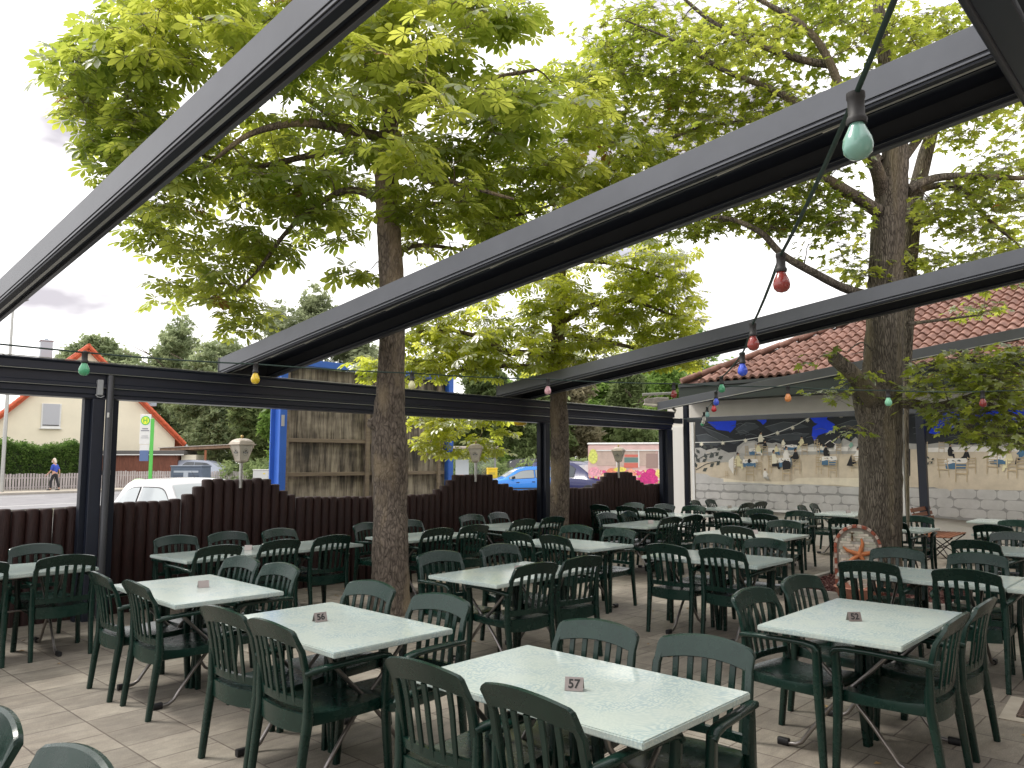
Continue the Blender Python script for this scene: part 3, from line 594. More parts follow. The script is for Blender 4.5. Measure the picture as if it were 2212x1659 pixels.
# ------------------------------------------------------------------ coloured light strings
mSock = M('black_socket_rubber', (.018,.017,.018), .6); mCable = M('dark_green_cable', (.012,.035,.028), .55)
BC = {'green': (.06,.34,.17), 'yellow': (.72,.50,.02), 'paleyellow': (.62,.60,.34), 'pink': (.68,.38,.42), 'darkred': (.22,.018,.016), 'orange': (.74,.28,.08),
      'mint': (.25,.62,.40), 'teal': (.20,.40,.34), 'red': (.25,.03,.025), 'blue': (.03,.08,.60), 'ruby': (.50,.01,.02), 'white': (.70,.70,.66), 'seafoam': (.22,.45,.42)}
def string(pts, cols, ends, r, name, label, sag):
    t = thing(name, tuple(pts[0]), 0, label, 'light string', 'strings of coloured bulbs over the tables')
    o = Vector(pts[0]); sk = [Vector(p)+Vector((0,0,.085)) for p in pts]; path = [Vector(ends[0])] + sk + [Vector(ends[1])]
    full = []
    for i in range(len(path)-1):
        for j in range(4):
            f = j/4; p = path[i].lerp(path[i+1], f); p.z -= sag*4*f*(1-f); full.append(p-o)
    full.append(path[-1]-o)
    MB().tube(full, r, 6).build('cable', mCable, t, smooth=60)
    for i, p in enumerate(pts):
        q = Vector(p)-o; mb_ = MB().lathe([(.013,.030),(.015,.020),(.021,.006),(.0285,-.010),(.031,-.025),(.0285,-.040),(.019,-.051),(.004,-.056)][::-1], tuple(q), 18)
        tl = random.uniform(-.1,.1); 
        col = cols[i]; bl = mb_.build('light_bulb', M('lacquer_'+col, BC[col], .22, spec=.6, coat=.4), t, smooth=60)
        MB().lathe([(.020,.022),(.022,.030),(.020,.036),(.017,.040),(.017,.075),(.019,.078),(.019,.090),(.008,.095)], tuple(q), 14).build('socket', mSock, bl, smooth=40)
    return t
string([(1.66,5.06,2.265),(2.77,5.05,2.295),(4.23,5.10,2.355),(5.47,4.65,2.365),(6.52,3.96,2.355),(7.08,3.08,2.305),(7.41,2.30,2.245),(7.98,1.68,2.235)],
       ['green','yellow','paleyellow','pink','darkred','orange','mint','darkred'], [(-1.2,5.15,2.40),(10.4,.6,2.5)], .0055, 'light_string', 'string of coloured bulbs sagging right across the terrace below the beams', .008)
s2 = [(1,1852,290,1.65),(2,1688,600,2.9),(3,1627,735,4.1),(4,1604,793,4.9),(5,1559,835,7.1),(6,1547,865,8.3),(7,1542,880,9.2),(8,1528,893,11),(9,1521,903,12.3),(10,1519,909,13.4),(11,1517,914,14.4)]
string([at(x,y,d) for _, x, y, d in s2], ['teal','red','red','blue','green','blue','ruby','seafoam','white','white','green'], [(.78,-.05,2.75),(14.9,8.9,2.62)], .0065, 'light_string',
       'string of coloured bulbs running from the top right down to the mural corner', .014)

# ------------------------------------------------------------------ restaurant building with painted wall
BD = thing('restaurant_building', (16,0,0), 0, 'low restaurant building with a painted wall and red clay tile roof', 'building')
def bb(mb, name, mats, parent=BD, **k): mb.xf(Matrix.Translation((-16,0,0))); return mb.build(name, mats, parent, **k)
mWall = M('cream_grey_render', (.66,.63,.58), .85, var=.06, scale=1.5, bump=.12, bscale=120)
bb(MB().box((16.2,1.9,1.53), (.4,16.0,3.06)).box((20,9.75,1.53), (7.2,.3,3.06)), 'wall', mWall)
bb(MB().box((15.985,9.62,1.25), (.05,.30,2.5)), 'pilaster', M('pale_render', (.72,.70,.67), .85, bump=.1, bscale=100), bevel=.004)
bb(MB().box((15.85,1.6,3.20), (.65,15.4,.30)), 'soffit', M('dark_green_fascia', (.012,.020,.014), .6))
bb(MB().prism([(15.50,3.36),(15.50,3.43),(15.52,3.43),(15.52,3.38),(15.62,3.38),(15.62,3.43),(15.64,3.43),(15.64,3.35)], 'y', -6, 9.3), 'gutter', M('dark_gutter', (.03,.035,.035), .4))
mTile = M('red_clay_tile', (.185,.085,.06), .78, var=.35, scale=3.5, bump=.2, bscale=40, col2=(.33,.18,.14), detail=7)
SL = math.tan(R(27))
def tiled(x0, y0, ylen, slope_len, name, parent, mat, hip=True, tw=.195, th=.33, ang=27):
    """pantile roof surface rising towards +x, courses stepping; cut along the hip at the +y end"""
    vs = []; fs = []; c, s = math.cos(R(ang)), math.sin(R(ang)); rows = int(slope_len/th); per = 7
    for r in range(rows):
        a0, a1 = r*th, (r+1)*th
        ymax = y0+ylen - (a1*c if hip else 0); nt_ = int((ymax-y0)/tw); base = len(vs); nn = nt_*per+1
        off = random.uniform(-.004,.004)
        for a, lift in ((a0-.035, .045), (a1, 0), (a0-.035, -.01)):
            for i in range(nn):
                y = y0 + i*tw/per; ph = (i % per)/per; w = .055*math.sin(PI*min(1, ph/.72))**.7 if ph < .72 else -.010*math.sin(PI*(ph-.72)/.28)
                h = w+lift+off+.012; vs.append((x0 + a*c - h*s, y, 3.45 + a*s + h*c))
        for i in range(nn-1):
            fs.append((base+i, base+i+1, base+nn+i+1, base+nn+i)); fs.append((base+2*nn+i, base+2*nn+i+1, base+i+1, base+i))
    m = MB(); m.add(vs, fs); return m
bb(tiled(15.55,-7,16.25,9.0,'',None,None), 'roof', mTile, smooth=35)
m = MB(); hx, hy = 15.55, 9.25
c27 = math.cos(R(27)); s27 = math.sin(R(27))
for k in range(20):
    a, b_ = k*.36, k*.36+.40
    p0 = Vector((hx+a*c27, hy-a*c27, 3.50+a*s27)); p1 = Vector((hx+b_*c27, hy-b_*c27, 3.53+b_*s27)); m.tube([p0, p1], [.075,.062], 10)
bb(m, 'hip_tiles', mTile, smooth=50)
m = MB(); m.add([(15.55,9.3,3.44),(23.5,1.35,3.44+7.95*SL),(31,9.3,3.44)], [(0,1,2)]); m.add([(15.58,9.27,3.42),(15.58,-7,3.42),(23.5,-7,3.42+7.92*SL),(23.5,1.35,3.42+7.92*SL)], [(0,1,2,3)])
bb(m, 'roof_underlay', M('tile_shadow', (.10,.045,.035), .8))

# presumed house, added unseen to darken reflections: cream wall, dark door openings
HB = thing('unseen_house', (4,-2.4,0), 0, 'presumed house wall and eaves behind the viewer, added unseen as shade', 'building')
MB().box((0,-.2,1.9), (26,.4,3.8)).build('wall', mWall, HB)
for x in (-8,-4,0,4,8): MB().box((x,.02,1.25), (1.5,.06,2.3)).build('window', M('dark_pane', (.02,.02,.022), .1), HB)
MB().prism([(1.0,3.95),(-6,7.2),(-6,7.0),(1.0,3.75)], 'x', -13, 13).build('roof', mTile, HB)
# mural ------------------------------------------------ painted panels, coordinates read along the wall and kept as one flat painting
def W4(px, py, X=15.97):   # sketch coordinates -> wall
    return onwall((2680+.33759*px)/1.82278, (1580+.33759*py)/1.82278, X)
PAL = dict(night=(.015,.065,.80), rock=(.026,.030,.036), rock2=(.06,.07,.08), rock3=(.13,.145,.155), grey=(.40,.39,.37), grey2=(.50,.48,.45), sand=(.58,.50,.39), sand2=(.72,.65,.52), cream=(.78,.74,.60),
 blue=(.07,.16,.27), white=(.76,.73,.69), yel=(.72,.66,.42), black=(.015,.015,.018), wood=(.48,.38,.25), skin=(.42,.27,.18), teal=(.25,.45,.36), line=(.74,.74,.70), dk=(.06,.07,.065), wall=(.50,.49,.48), mort=(.29,.285,.28), grn=(.05,.12,.08))
KEYS = list(PAL)
PMATS = [M('paint_'+k, PAL[k], .8, var=.10, scale=5, bump=.05, bscale=60, detail=6) for k in KEYS]
class Paint:
    def __init__(s): s.m = MB(); s.z = 0
    def lay(s): s.z += .00006; return 15.955 - s.z
    def poly(s, pts, col):
        X = s.lay(); s.m.add([tuple(W4(x, y, X)) for x, y in pts], [tuple(range(len(pts)))], KEYS.index(col))
    def line(s, pts, w, col):
        X = s.lay(); 
        for (x0,y0),(x1,y1) in zip(pts, pts[1:]):
            d = Vector((x1-x0, y1-y0)); n = Vector((-d.y, d.x)).normalized()*w/2
            s.m.add([tuple(W4(*q, X)) for q in ((x0+n.x,y0+n.y),(x1+n.x,y1+n.y),(x1-n.x,y1-n.y),(x0-n.x,y0-n.y))], [(0,1,2,3)], KEYS.index(col))
    def blob(s, cx, cy, rx, ry, col, n=12, j=.12):
        s.poly([(cx+rx*math.cos(2*PI*k/n)*(1+random.uniform(-j,j)), cy+ry*math.sin(2*PI*k/n)*(1+random.uniform(-j,j))) for k in range(n)], col)
    def chair(s, x, y, h, w=None, back=True, dx=0):
        w = w or h*.42
        for a in (0, w): s.line([(x+a, y-h), (x+a+dx, y)], h*.045, 'wood')
        for f in (.92, .78, .64): s.line([(x, y-h*f), (x+w, y-h*f)], h*.05, 'wood')
        s.line([(x, y-h*.42), (x+w+dx, y-h*.40)], h*.07, 'wood')
    def person(s, x, y, h, top, d=1, leg='black'):
        s.poly([(x-.16*h,y-.05*h),(x-.2*h,y-.45*h),(x-.08*h,y-.74*h),(x+.10*h,y-.74*h),(x+.2*h,y-.4*h),(x+.17*h*d,y-.05*h)], top)
        s.poly([(x-.15*h,y-.15*h),(x+.32*h*d,y-.2*h),(x+.38*h*d,y+.16*h),(x+.26*h*d,y+.16*h),(x+.2*h*d,y),(x-.1*h,y)], leg)
        s.line([(x,y-.6*h),(x+.28*h*d,y-.38*h)], h*.09, top); s.blob(x+.02*h*d, y-.84*h, .085*h, .10*h, 'skin'); s.poly([(x-.09*h,y-.83*h),(x-.08*h,y-.94*h),(x,y-.98*h),(x+.08*h,y-.92*h),(x+.06*h,y-.88*h),(x-.02*h,y-.86*h),(x-.04*h,y-.78*h)], 'black')
    def table(s, x, y, w, h):
        s.poly([(x-w*.48,y),(x+w*.5,y-.02*h),(x+w*.42,y+h*.62),(x-w*.42,y+h*.6)], 'blue'); s.poly([(x-w*.52,y+.14*h),(x-w*.44,y-h*.22),(x+w*.46,y-h*.24),(x+w*.54,y+.10*h),(x+w*.2,y+.2*h),(x-w*.1,y+.12*h),(x-w*.3,y+.22*h)], 'white')
        for k in range(6): s.blob(x+random.uniform(-.34,.34)*w, y+random.uniform(-.12,.05)*h, w*.06, h*.045, random.choice(['grey','rock3','sand','wood']))
    def leaves(s, x, y, sc):
        s.line([(x,y),(x+70*sc,y-40*sc),(x+150*sc,y-60*sc)], 5*sc, 'dk')
        for k, (dx, dy, a) in enumerate([(5,-15,1.9),(25,-50,2.2),(45,10,.6),(70,-75,1.8),(95,-20,.7),(120,-85,2.0),(150,-75,.5),(140,-30,.9)]):
            ca, sa = math.cos(a), -math.sin(a); L_ = 42*sc
            s.poly([(x+dx*sc, y+dy*sc),(x+dx*sc+.4*L_*ca-.3*L_*sa, y+dy*sc+.4*L_*sa+.3*L_*ca),(x+dx*sc+L_*ca, y+dy*sc+L_*sa),(x+dx*sc+.5*L_*ca+.3*L_*sa, y+dy*sc+.5*L_*sa-.3*L_*ca)], 'dk')
XR = 2520
P = Paint()
P.poly([(168,205),(XR,150),(XR,1330),(178,1215)], 'sand')
P.poly([(168,205),(XR,150),(XR,560),(168,600)], 'night')
P.poly([(168,215),(300,230),(420,330),(560,350),(575,365),(640,300),(650,215),(700,205),(860,205),(930,240),(960,275),(1000,240),(1000,195),(1500,182),(1560,250),(1600,262),(1540,300),(1530,400),(1560,470),(1600,400),(1680,370),(1760,360),(1800,270),(1700,210),(1720,175),(XR,150),(XR,560),(1000,620),(168,600)], 'rock')
for pts in ([(250,300),(420,360),(560,420),(700,470),(620,500),(400,430)], [(640,330),(760,250),(870,260),(920,300),(820,340),(700,400)], [(980,300),(1200,240),(1400,260),(1500,300),(1300,330),(1100,380)], [(1000,420),(1250,380),(1500,380),(1400,450),(1150,470)], [(1820,280),(2000,220),(2300,240),(2450,300),(2200,330)], [(180,400),(300,380),(500,480),(420,520),(220,500)]):
    P.poly(pts, 'rock2'); P.line(pts[:3], 7, 'rock3')
for _ in range(26):
    x, y = random.uniform(200,2450), random.uniform(260,480); P.line([(x,y),(x+60,y-18),(x+130,y+random.uniform(-10,20))], 5, random.choice(['rock2','rock3']))
P.poly([(168,545),(230,540),(300,570),(400,545),(470,560),(560,600),(640,590),(720,620),(760,690),(400,720),(168,740)], 'grey')
P.poly([(645,610),(660,530),(740,470),(860,458),(960,500),(1000,480),(1070,490),(1110,480),(1180,500),(1240,520),(1300,500),(1360,520),(1480,520),(1540,495),(1620,510),(1660,530),(1860,480),(1900,430),(1980,470),(2040,415),(2100,470),(2200,440),(2350,500),(XR,480),(XR,600),(645,640)], 'grey')
P.poly([(660,600),(740,500),(860,475),(900,560),(800,620)], 'grey2'); P.poly([(1900,520),(1980,480),(2080,500),(2000,560)], 'grey2')
P.poly([(1010,545),(1860,530),(XR,520),(XR,580),(1860,580),(1010,590)], 'white')
for _ in range(16):
    x, y = random.uniform(200,680), random.uniform(580,700); P.line([(x,y),(x+50,y+20),(x+90,y+12)], 4, random.choice(['grey2','wall','sand']))
P.poly([(178,720),(420,700),(520,760),(560,860),(420,900),(178,850)], 'sand')
P.poly([(340,890),(520,900),(780,935),(1290,935),(1350,900),(1480,890),(2480,900),(XR,1000),(2100,1005),(1800,975),(1200,975),(500,950)], 'sand2')
P.poly([(175,835),(300,850),(350,880),(500,905),(500,940),(700,945),(1000,960),(1180,975),(1440,965),(1960,1000),(2080,1003),(2110,940),(2300,985),(XR,1000),(XR,1330),(178,1215)], 'wall')
# painted masonry
def masonry(rows, y_at, x0, x1, w0):
    for r in range(rows):
        x = x0 + (r % 2)*w0*.45 - w0*.3
        while x < x1:
            w = w0*random.uniform(.75, 1.25); xa, xb = max(x, x0), min(x+w, x1)
            if xb-xa > w0*.25:
                ya, yb = y_at(xa, r), y_at(xa, r+1); yc, yd = y_at(xb, r), y_at(xb, r+1); g = 4
                j = lambda a: random.uniform(-a, a); h = yb-ya
                P.poly([(xa+g+j(3),ya+h*.22),(xa+.12*w+g,ya+g+j(3)),((xa+xb)/2,(ya+yc)/2+g+j(8)),(xb-.12*w-g,yc+g+j(3)),(xb-g+j(3),yc+h*.25),(xb-g+j(5),yd-h*.3),(xb-.14*w,yd-g+j(3)),((xa+xb)/2,(yb+yd)/2-g+j(6)),(xa+.14*w,yb-g+j(3)),(xa+g+j(5),yb-h*.25)], 'wall' if r else 'wall')
            x += w
P.poly([(178,1040),(XR,1100),(XR,1325),(178,1213)], 'mort')
masonry(2, lambda x, r: 1048+r*83+(x-178)*(.030+.012*r), 180, XR, 205)
P.poly([(178,955),(XR,1010),(XR,1098),(178,1038)], 'mort'); masonry(1, lambda x, r: 955+r*84+(x-178)*(.022+.005*r), 180, XR, 230)
P.line([(168,480),(500,475),(760,448),(1000,405),(1180,345),(1350,275),(1520,182)], 8, 'line')
for x, y in ((243,500),(492,487),(757,457),(1130,370),(1305,310),(1478,222),(1870,168)):
    pts = []
    for k in range(16): a = 2*PI*k/16; rr = 30 if k % 2 == 0 else 13; pts.append((x+rr*math.cos(a), y+rr*math.sin(a)))
    P.poly(pts, 'cream')
P.leaves(180,690,1.6); P.leaves(178,800,1.7)
P.person(932,500,150,'cream',1,'black'); P.table(850,570,110,90); P.chair(755,640,120,30); P.chair(870,690,190,70); P.person(905,610,130,'yel',1,'white'); P.person(985,580,130,'black',-1,'grn'); P.chair(955,660,140,60)
P.poly([(560,690),(620,640),(640,740),(620,860),(560,760)], 'white')
P.person(665,760,170,'yel',1,'yel'); P.chair(622,860,190,30); P.table(810,700,180,110); P.chair(765,930,180,85); P.blob(800,695,20,26,'black'); P.chair(880,860,160,60)
P.person(1195,530,100,'cream',1,'grey'); P.table(1270,525,180,70); P.chair(1170,620,110,30); P.person(1412,540,140,'yel',-1,'yel'); P.chair(1415,640,150,60)
P.person(1085,760,200,'cream',1,'black'); P.chair(1025,840,210,35); P.person(1230,700,180,'white',1,'blue'); P.table(1210,690,140,130); P.person(1340,740,200,'black',-1,'rock3'); P.chair(1310,850,180,80); P.chair(1190,925,200,85); P.poly([(1185,715),(1210,690),(1265,695),(1285,735),(1278,790),(1190,800)], 'black'); P.person(985,900,120,'white',1,'grey'); P.chair(1560,560,120,40); P.person(1640,600,110,'cream',1,'grey'); P.person(1115,610,110,'yel',1,'blue'); P.table(1640,560,110,60); P.person(1990,560,110,'teal',-1,'grey'); P.chair(520,900,90,30)
P.person(1690,640,140,'black',1,'black'); P.blob(1742,500,60,42,'black'); P.line([(1682,500),(1742,455),(1812,505)], 8, 'white'); P.person(1845,540,150,'rock3',-1,'white'); P.table(1720,670,200,120); P.chair(1580,850,210,60); P.chair(1725,885,200,90); P.chair(1590,640,160,30); P.chair(1815,630,140,55)
P.person(2070,720,200,'white',-1,'black'); P.chair(1995,820,190,90); P.poly([(1935,750),(1990,620),(2010,760)], 'black')
P.person(2330,560,150,'yel',-1,'blue'); P.table(2250,620,160,90); P.chair(2380,700,150,60)
mu = thing('mural', (0,0,0), 0)
bpy.data.objects.remove(mu)
mo = P.m.xf(Matrix.Translation((-16,0,0))).build('mural', PMATS, BD); mo['label'] = 'painted wall mural of night taverna guests under a string of star lights'
# second panel to the right, sketched with the coordinates of its own close-up
def W5(px, py, X=15.97): return onwall((3400+.33759*px)/1.82278, (1580+.33759*py)/1.82278, X)
W4_old = W4; W4 = W5; P = Paint()
XR = 2450
P.poly([(478,135),(XR,60),(XR,1520),(500,1322)], 'sand'); P.poly([(478,135),(XR,60),(XR,520),(475,500)], 'night')
P.poly([(478,135),(830,130),(850,170),(900,180),(800,230),(810,290),(760,370),(850,390),(960,350),(1000,330),(1200,250),(1300,200),(1500,260),(1700,230),(1900,250),(XR,230),(XR,520),(475,500)], 'rock')
for _ in range(22):
    x, y = random.uniform(520,1900), random.uniform(180,440); P.line([(x,y),(x+60,y-14),(x+130,y+random.uniform(-6,20))], 6, random.choice(['rock2','rock3']))
P.poly([(480,490),(760,500),(860,485),(960,490),(1200,520),(1400,490),(1700,470),(XR,500),(XR,560),(480,560)], 'grey'); P.poly([(640,545),(895,540),(1270,525),(1500,520),(XR,520),(XR,580),(640,595)], 'white')
P.poly([(490,1000),(640,1005),(820,1000),(960,1045),(1100,1050),(1240,1030),(1800,1040),(XR,1040),(XR,1520),(500,1322)], 'mort')
masonry(3, lambda x, r: 1010+r*104+(x-500)*(.020+.015*r), 500, 2400, 265)
P.poly([(478,520),(545,560),(545,870),(495,880)], 'black'); P.poly([(625,390),(660,430),(750,540),(700,580),(625,540)], 'teal'); P.chair(690,660,190,55); P.chair(880,600,130,60)
P.person(1010,640,150,'black',1,'black'); P.person(1200,760,230,'black',-1,'black'); P.table(1075,700,270,150); P.chair(860,890,230,110,dx=30); P.chair(1075,940,230,130); P.chair(1215,850,200,90)
P.person(1500,730,230,'white',1,'rock3'); P.table(1590,660,150,120); P.chair(1440,850,220,120); P.person(1700,780,230,'yel',-1,'yel'); P.chair(1680,900,220,105); P.person(1850,700,220,'blue',-1,'black'); P.chair(1790,880,240,120)
P.person(2100,740,230,'white',1,'black'); P.chair(2060,890,230,110); P.table(2230,720,200,120); P.leaves(640,760,1.0)
mo = P.m.xf(Matrix.Translation((-16,0,0))).build('mural', PMATS, BD); mo['label'] = 'painted wall mural with rocks, sea and taverna tables above painted masonry'
W4 = W4_old
fm = MB(); ya, yb = W4(165,500).y, W4(2556,500).y
for y in (ya+.04, yb-.02): fm.box((15.962, y, 1.62), (.03, .06, 1.95))
fm.box((15.962,(ya+yb)/2,.655), (.03, ya-yb+.1, .05))
bb(fm, 'mural_frame', mWhite, bevel=.003)
# floodlight at the wall end
t = thing('floodlight', (15.7,10.0,2.95), 0, 'old grey outdoor floodlight on the wall end by the gutter corner', 'floodlight')
c = at(1418,866,17.0)-Vector((15.7,10.0,2.95)); rv = RT; 
mAg = M('aged_grey_plastic', (.30,.27,.25), .6, var=.2, scale=9)
MB().bar([c-rv*.26+Vector((0,0,-.01)), c+rv*.0, c+rv*.26+Vector((0,0,.0))], [(.10,.05),(.16,.09),(.15,.09)], (0,0,1), ch=.45).build('housing', mAg, t)
MB().bar([c-rv*.28+Vector((0,0,-.07)), c-rv*.05+Vector((0,0,-.10)), c+rv*.12+Vector((0,0,-.09))], [(.03,.06),(.07,.10),(.04,.10)], (0,0,1), ch=.45).build('lens', mFrost, t)
MB().bar([c+rv*.2+Vector((0,0,-.02)), c+rv*.42+Vector((0,0,-.22))], (.05,.04), (0,0,1)).bar([c-rv*.30+Vector((0,0,.14)), c+rv*.40+Vector((0,0,.17))], (.05,.06), (0,0,1)).build('bracket', mAlu, t)
t = thing('roof_camera_arm', (15.7,10.1,3.1)); bpy.data.objects.remove(t)

# ------------------------------------------------------------------ planted bed, fountain plaque, bench, drain
mStoneK = M('bed_kerb_stone', (.40,.37,.33), .85, var=.15, scale=6, bump=.2, bscale=60)
t = thing('tree_bed', (10.95,3.6,0), 0, 'square tree bed edged with pale kerb stones and filled with red gravel', 'tree bed')
x0,x1,y0,y1 = -.95,.95,-1.05,1.0
for (cx, cy, sx, sy) in ((x0,0,.07,y1-y0+.07),(x1,0,.07,y1-y0+.07),(0,y0,x1-x0-.07,.07),(0,y1,x1-x0-.07,.07)):
    MB().box((cx,cy+((y0+y1)/2 if sx == .07 else 0),.03), (sx,sy,.10)).build('kerb_stone', mStoneK, t, bevel=.008)
gm = MB(); P8 = [(-1,-1,-1),(1,-1,-1),(1,1,-1),(-1,1,-1),(-1,-1,1),(1,-1,1),(1,1,1),(-1,1,1)]
mGrav = [M('lava_gravel', (.10,.035,.03), .9, var=.3, scale=20), M('lava_gravel_pale', (.19,.10,.085), .9, var=.3, scale=20)]
gm.add([(x0,y0,.02),(x1,y0,.02),(x1,y1,.02),(x0,y1,.02)], [(0,1,2,3)])
for _ in range(2600):
    c = Vector((random.uniform(x0+.05,x1-.05), random.uniform(y0+.05,y1-.05), random.uniform(.02,.05))); r = random.uniform(.010,.022)
    rot = Matrix.Rotation(random.uniform(0,3), 3, 'Z') @ Matrix.Rotation(random.uniform(0,3), 3, 'X')
    gm.add([rot @ Vector((a*r*random.uniform(.7,1.2), b_*r*.8, d*r*.6)) + c for a, b_, d in P8], [(0,3,2,1),(4,5,6,7),(0,1,5,4),(1,2,6,5),(2,3,7,6),(3,0,4,7)], 0 if random.random() < .75 else 1)
o = gm.build('red_gravel', mGrav, t); o['kind'] = 'stuff'
# fountain: arched slate wall with brick rim, terracotta starfish and tap
FZ = math.atan2(3.65, 10.35)
t = thing('fountain', (10.40,3.68,0), FZ, 'arched stone fountain wall with orange starfish and brass tap', 'fountain')
# local +y is to the viewer's left, -x faces the camera
m = MB(); arch = [(-.26,.0),(-.26,.60)] + [(.26*math.cos(PI-PI*k/14), .60+.27*math.sin(PI*k/14)) for k in range(1,14)] + [(.26,.60),(.26,0)]
m.loft([[(x, a, z) for a, z in arch] for x in (-.05,.05)]); m.build('back_wall', M('slate_mortar', (.30,.27,.23), .9, var=.2, scale=10), t)
sl = MB(); z = .02; mats_s = [M('slate_pale', (.66,.61,.52), .8, var=.18, scale=12), M('slate_grey', (.48,.46,.42), .8, var=.2, scale=12), M('slate_green', (.46,.47,.38), .8, var=.2, scale=12)]
while z < .82:
    h = random.uniform(.022,.038); w = .225 if z < .6 else math.sqrt(max(0,.225**2-(z+h-.60)**2)) if z+h-.6 < .225 else 0
    y = -w
    while y < w-.02:
        l = min(random.uniform(.06,.17), w-y); sl.box((-.056-random.uniform(0,.012), y+l/2, z+h/2), (.022, l-.004, h-.004), 0, random.choice((0,0,1,2))); y += l
    z += h
sl.build('slate_cladding', mats_s, t, bevel=.002)
br_ = MB(); mB = [M('terracotta_brick', (.30,.085,.05), .85, var=.25, scale=10), M('pale_brick', (.50,.42,.36), .85, var=.2, scale=10)]
k = 0
for i in range(9):
    for s in (-1,1): br_.box((-.02, s*.262, .04+i*.066), (.13,.035,.058), 0, i % 2)
for i in range(14):
    a = PI*(i+.5)/14; rot = Matrix.Rotation(PI/2-a, 3, 'X'); c, s = math.cos(a), math.sin(a)
    br_.box((-.02, .262*c, .60+.275*s), (.13,.052,.034), 0, i % 2, M4=Matrix.Rotation(a-PI/2, 3, 'X'))
br_.build('brick_rim', mB, t, bevel=.003)
st = MB(); cen = Vector((-.10,-.02,.53))
for k, (a, l) in enumerate(((86,.20),(152,.21),(205,.22),(22,.22),(-55,.26))):
    a = R(a); d = Vector((0, -math.cos(a), math.sin(a))); side = Vector((0, math.sin(a), math.cos(a)))
    bend = .05*(1 if k in (1,2) else -1)
    pts = [cen, cen+d*l*.35+side*bend*.3, cen+d*l*.7+side*bend*.6, cen+d*l+side*bend*.2]
    st.tube(pts, [.030,.026,.020,.010], 10)
st.build('starfish', M('orange_terracotta', (.50,.17,.06), .6, var=.2, scale=14, bump=.3, bscale=80), t, smooth=60)
MB().tube([(-.06,.06,.74),(-.14,.06,.74),(-.16,.06,.70)], [.016,.014,.010], 10).tube([(-.11,.06,.75),(-.11,.06,.795)], .008, 8).tube([(-.11,.03,.795),(-.11,.09,.795)], .007, 8).tube([(-.06,.06,.74),(-.058,.06,.74)], .03, 12).build('tap', M('bronze', (.12,.085,.05), .4, .9), t, smooth=60)
MB().lathe([(.20,0),(.26,.05),(.28,.14),(.30,.16),(.27,.17),(.22,.08)], (-.30,0,0), 18).build('basin', M('terracotta_basin', (.36,.16,.11), .8, var=.2, scale=9), t, smooth=50)
# slatted folding chair by the wall
mTeak = M('oiled_hardwood', (.20,.070,.030), .5, var=.25, scale=8, stretch=(1,8,1)); mIron = M('black_iron', (.025,.018,.016), .5, .6)
t = thing('folding_bench', (14.95,3.86,0), R(-88), 'brown slatted wooden folding bench with thin iron legs by the mural wall', 'bench')
for i in range(6): MB().box((-.20+i*.08,0,.452), (.066,1.22,.018)).build('seat_slat', mTeak, t, bevel=.004)
for i in range(3): MB().box((-.275-.028*i,0,.70+.085*i), (.018,1.25,.066), M4=Matrix.Rotation(R(-14),3,'Y')).build('back_slat', mTeak, t, bevel=.004)
fr_ = MB()
for s in (-1,1):
    y = s*.48
    fr_.tube([(.24,y,.0),(-.02,y,.26),(-.22,y,.46),(-.35,y,.92)], .010, 6); fr_.tube([(-.26,y*.96,0),(-.05,y*.96,.22),(.24,y*.96,.44)], .010, 6); fr_.tube([(-.22,y,.44),(.24,y,.44)], .010, 6)
    fr_.tube([(.24,y,.01),(0,s*.1,.24),(-.22,s*.1,.42)], .008, 6)
fr_.tube([(.24,-.48,.01),(.24,.48,.01)], .009, 6); fr_.tube([(-.26,-.46,.01),(-.26,.46,.01)], .009, 6); fr_.tube([(-.02,-.48,.24),(-.02,.48,.24)], .008, 6)
fr_.build('frame', mIron, t, smooth=60)
t = thing('drain_grate', (6.45,1.05,0), R(4), 'square rusty drain grate set in pale concrete at the right edge', 'drain')
MB().box((0,0,.004), (.62,.56,.012)).build('concrete_surround', M('pale_screed', (.38,.34,.28), .85, var=.15, scale=5), t)
gr = MB().box((0,0,.011), (.44,.38,.006), 0, 1)
for i in range(12): gr.box((-.205+i*.0373,0,.019), (.014,.38,.012))
for i in range(10): gr.box((0,-.17+i*.038,.018), (.44,.012,.010))
gr.build('grate', [M('worn_iron', (.16,.12,.10), .6, .4, var=.2, scale=12), mInk], t)
# fallen leaves
lf = MB()
for _ in range(240):
    x, y = random.uniform(1,14), random.uniform(1,9); 
    if random.random() < .5: x, y = random.gauss(5.2,1.2), random.gauss(7.6,1)
    if y > 9.2: continue
    a = random.uniform(0,6.28); r = random.uniform(.012,.035); c, s = math.cos(a), math.sin(a)
    lf.add([(x+r*c,y+r*s,.004),(x-r*.5*s,y+r*.5*c,.012),(x-r*c,y-r*s,.005),(x+r*.5*s,y-r*.5*c,.007)], [(0,1,2,3)])
tag(lf.build('leaf_litter', M('dry_leaf', (.30,.20,.09), .8, var=.4, scale=1.5)), kind='stuff')
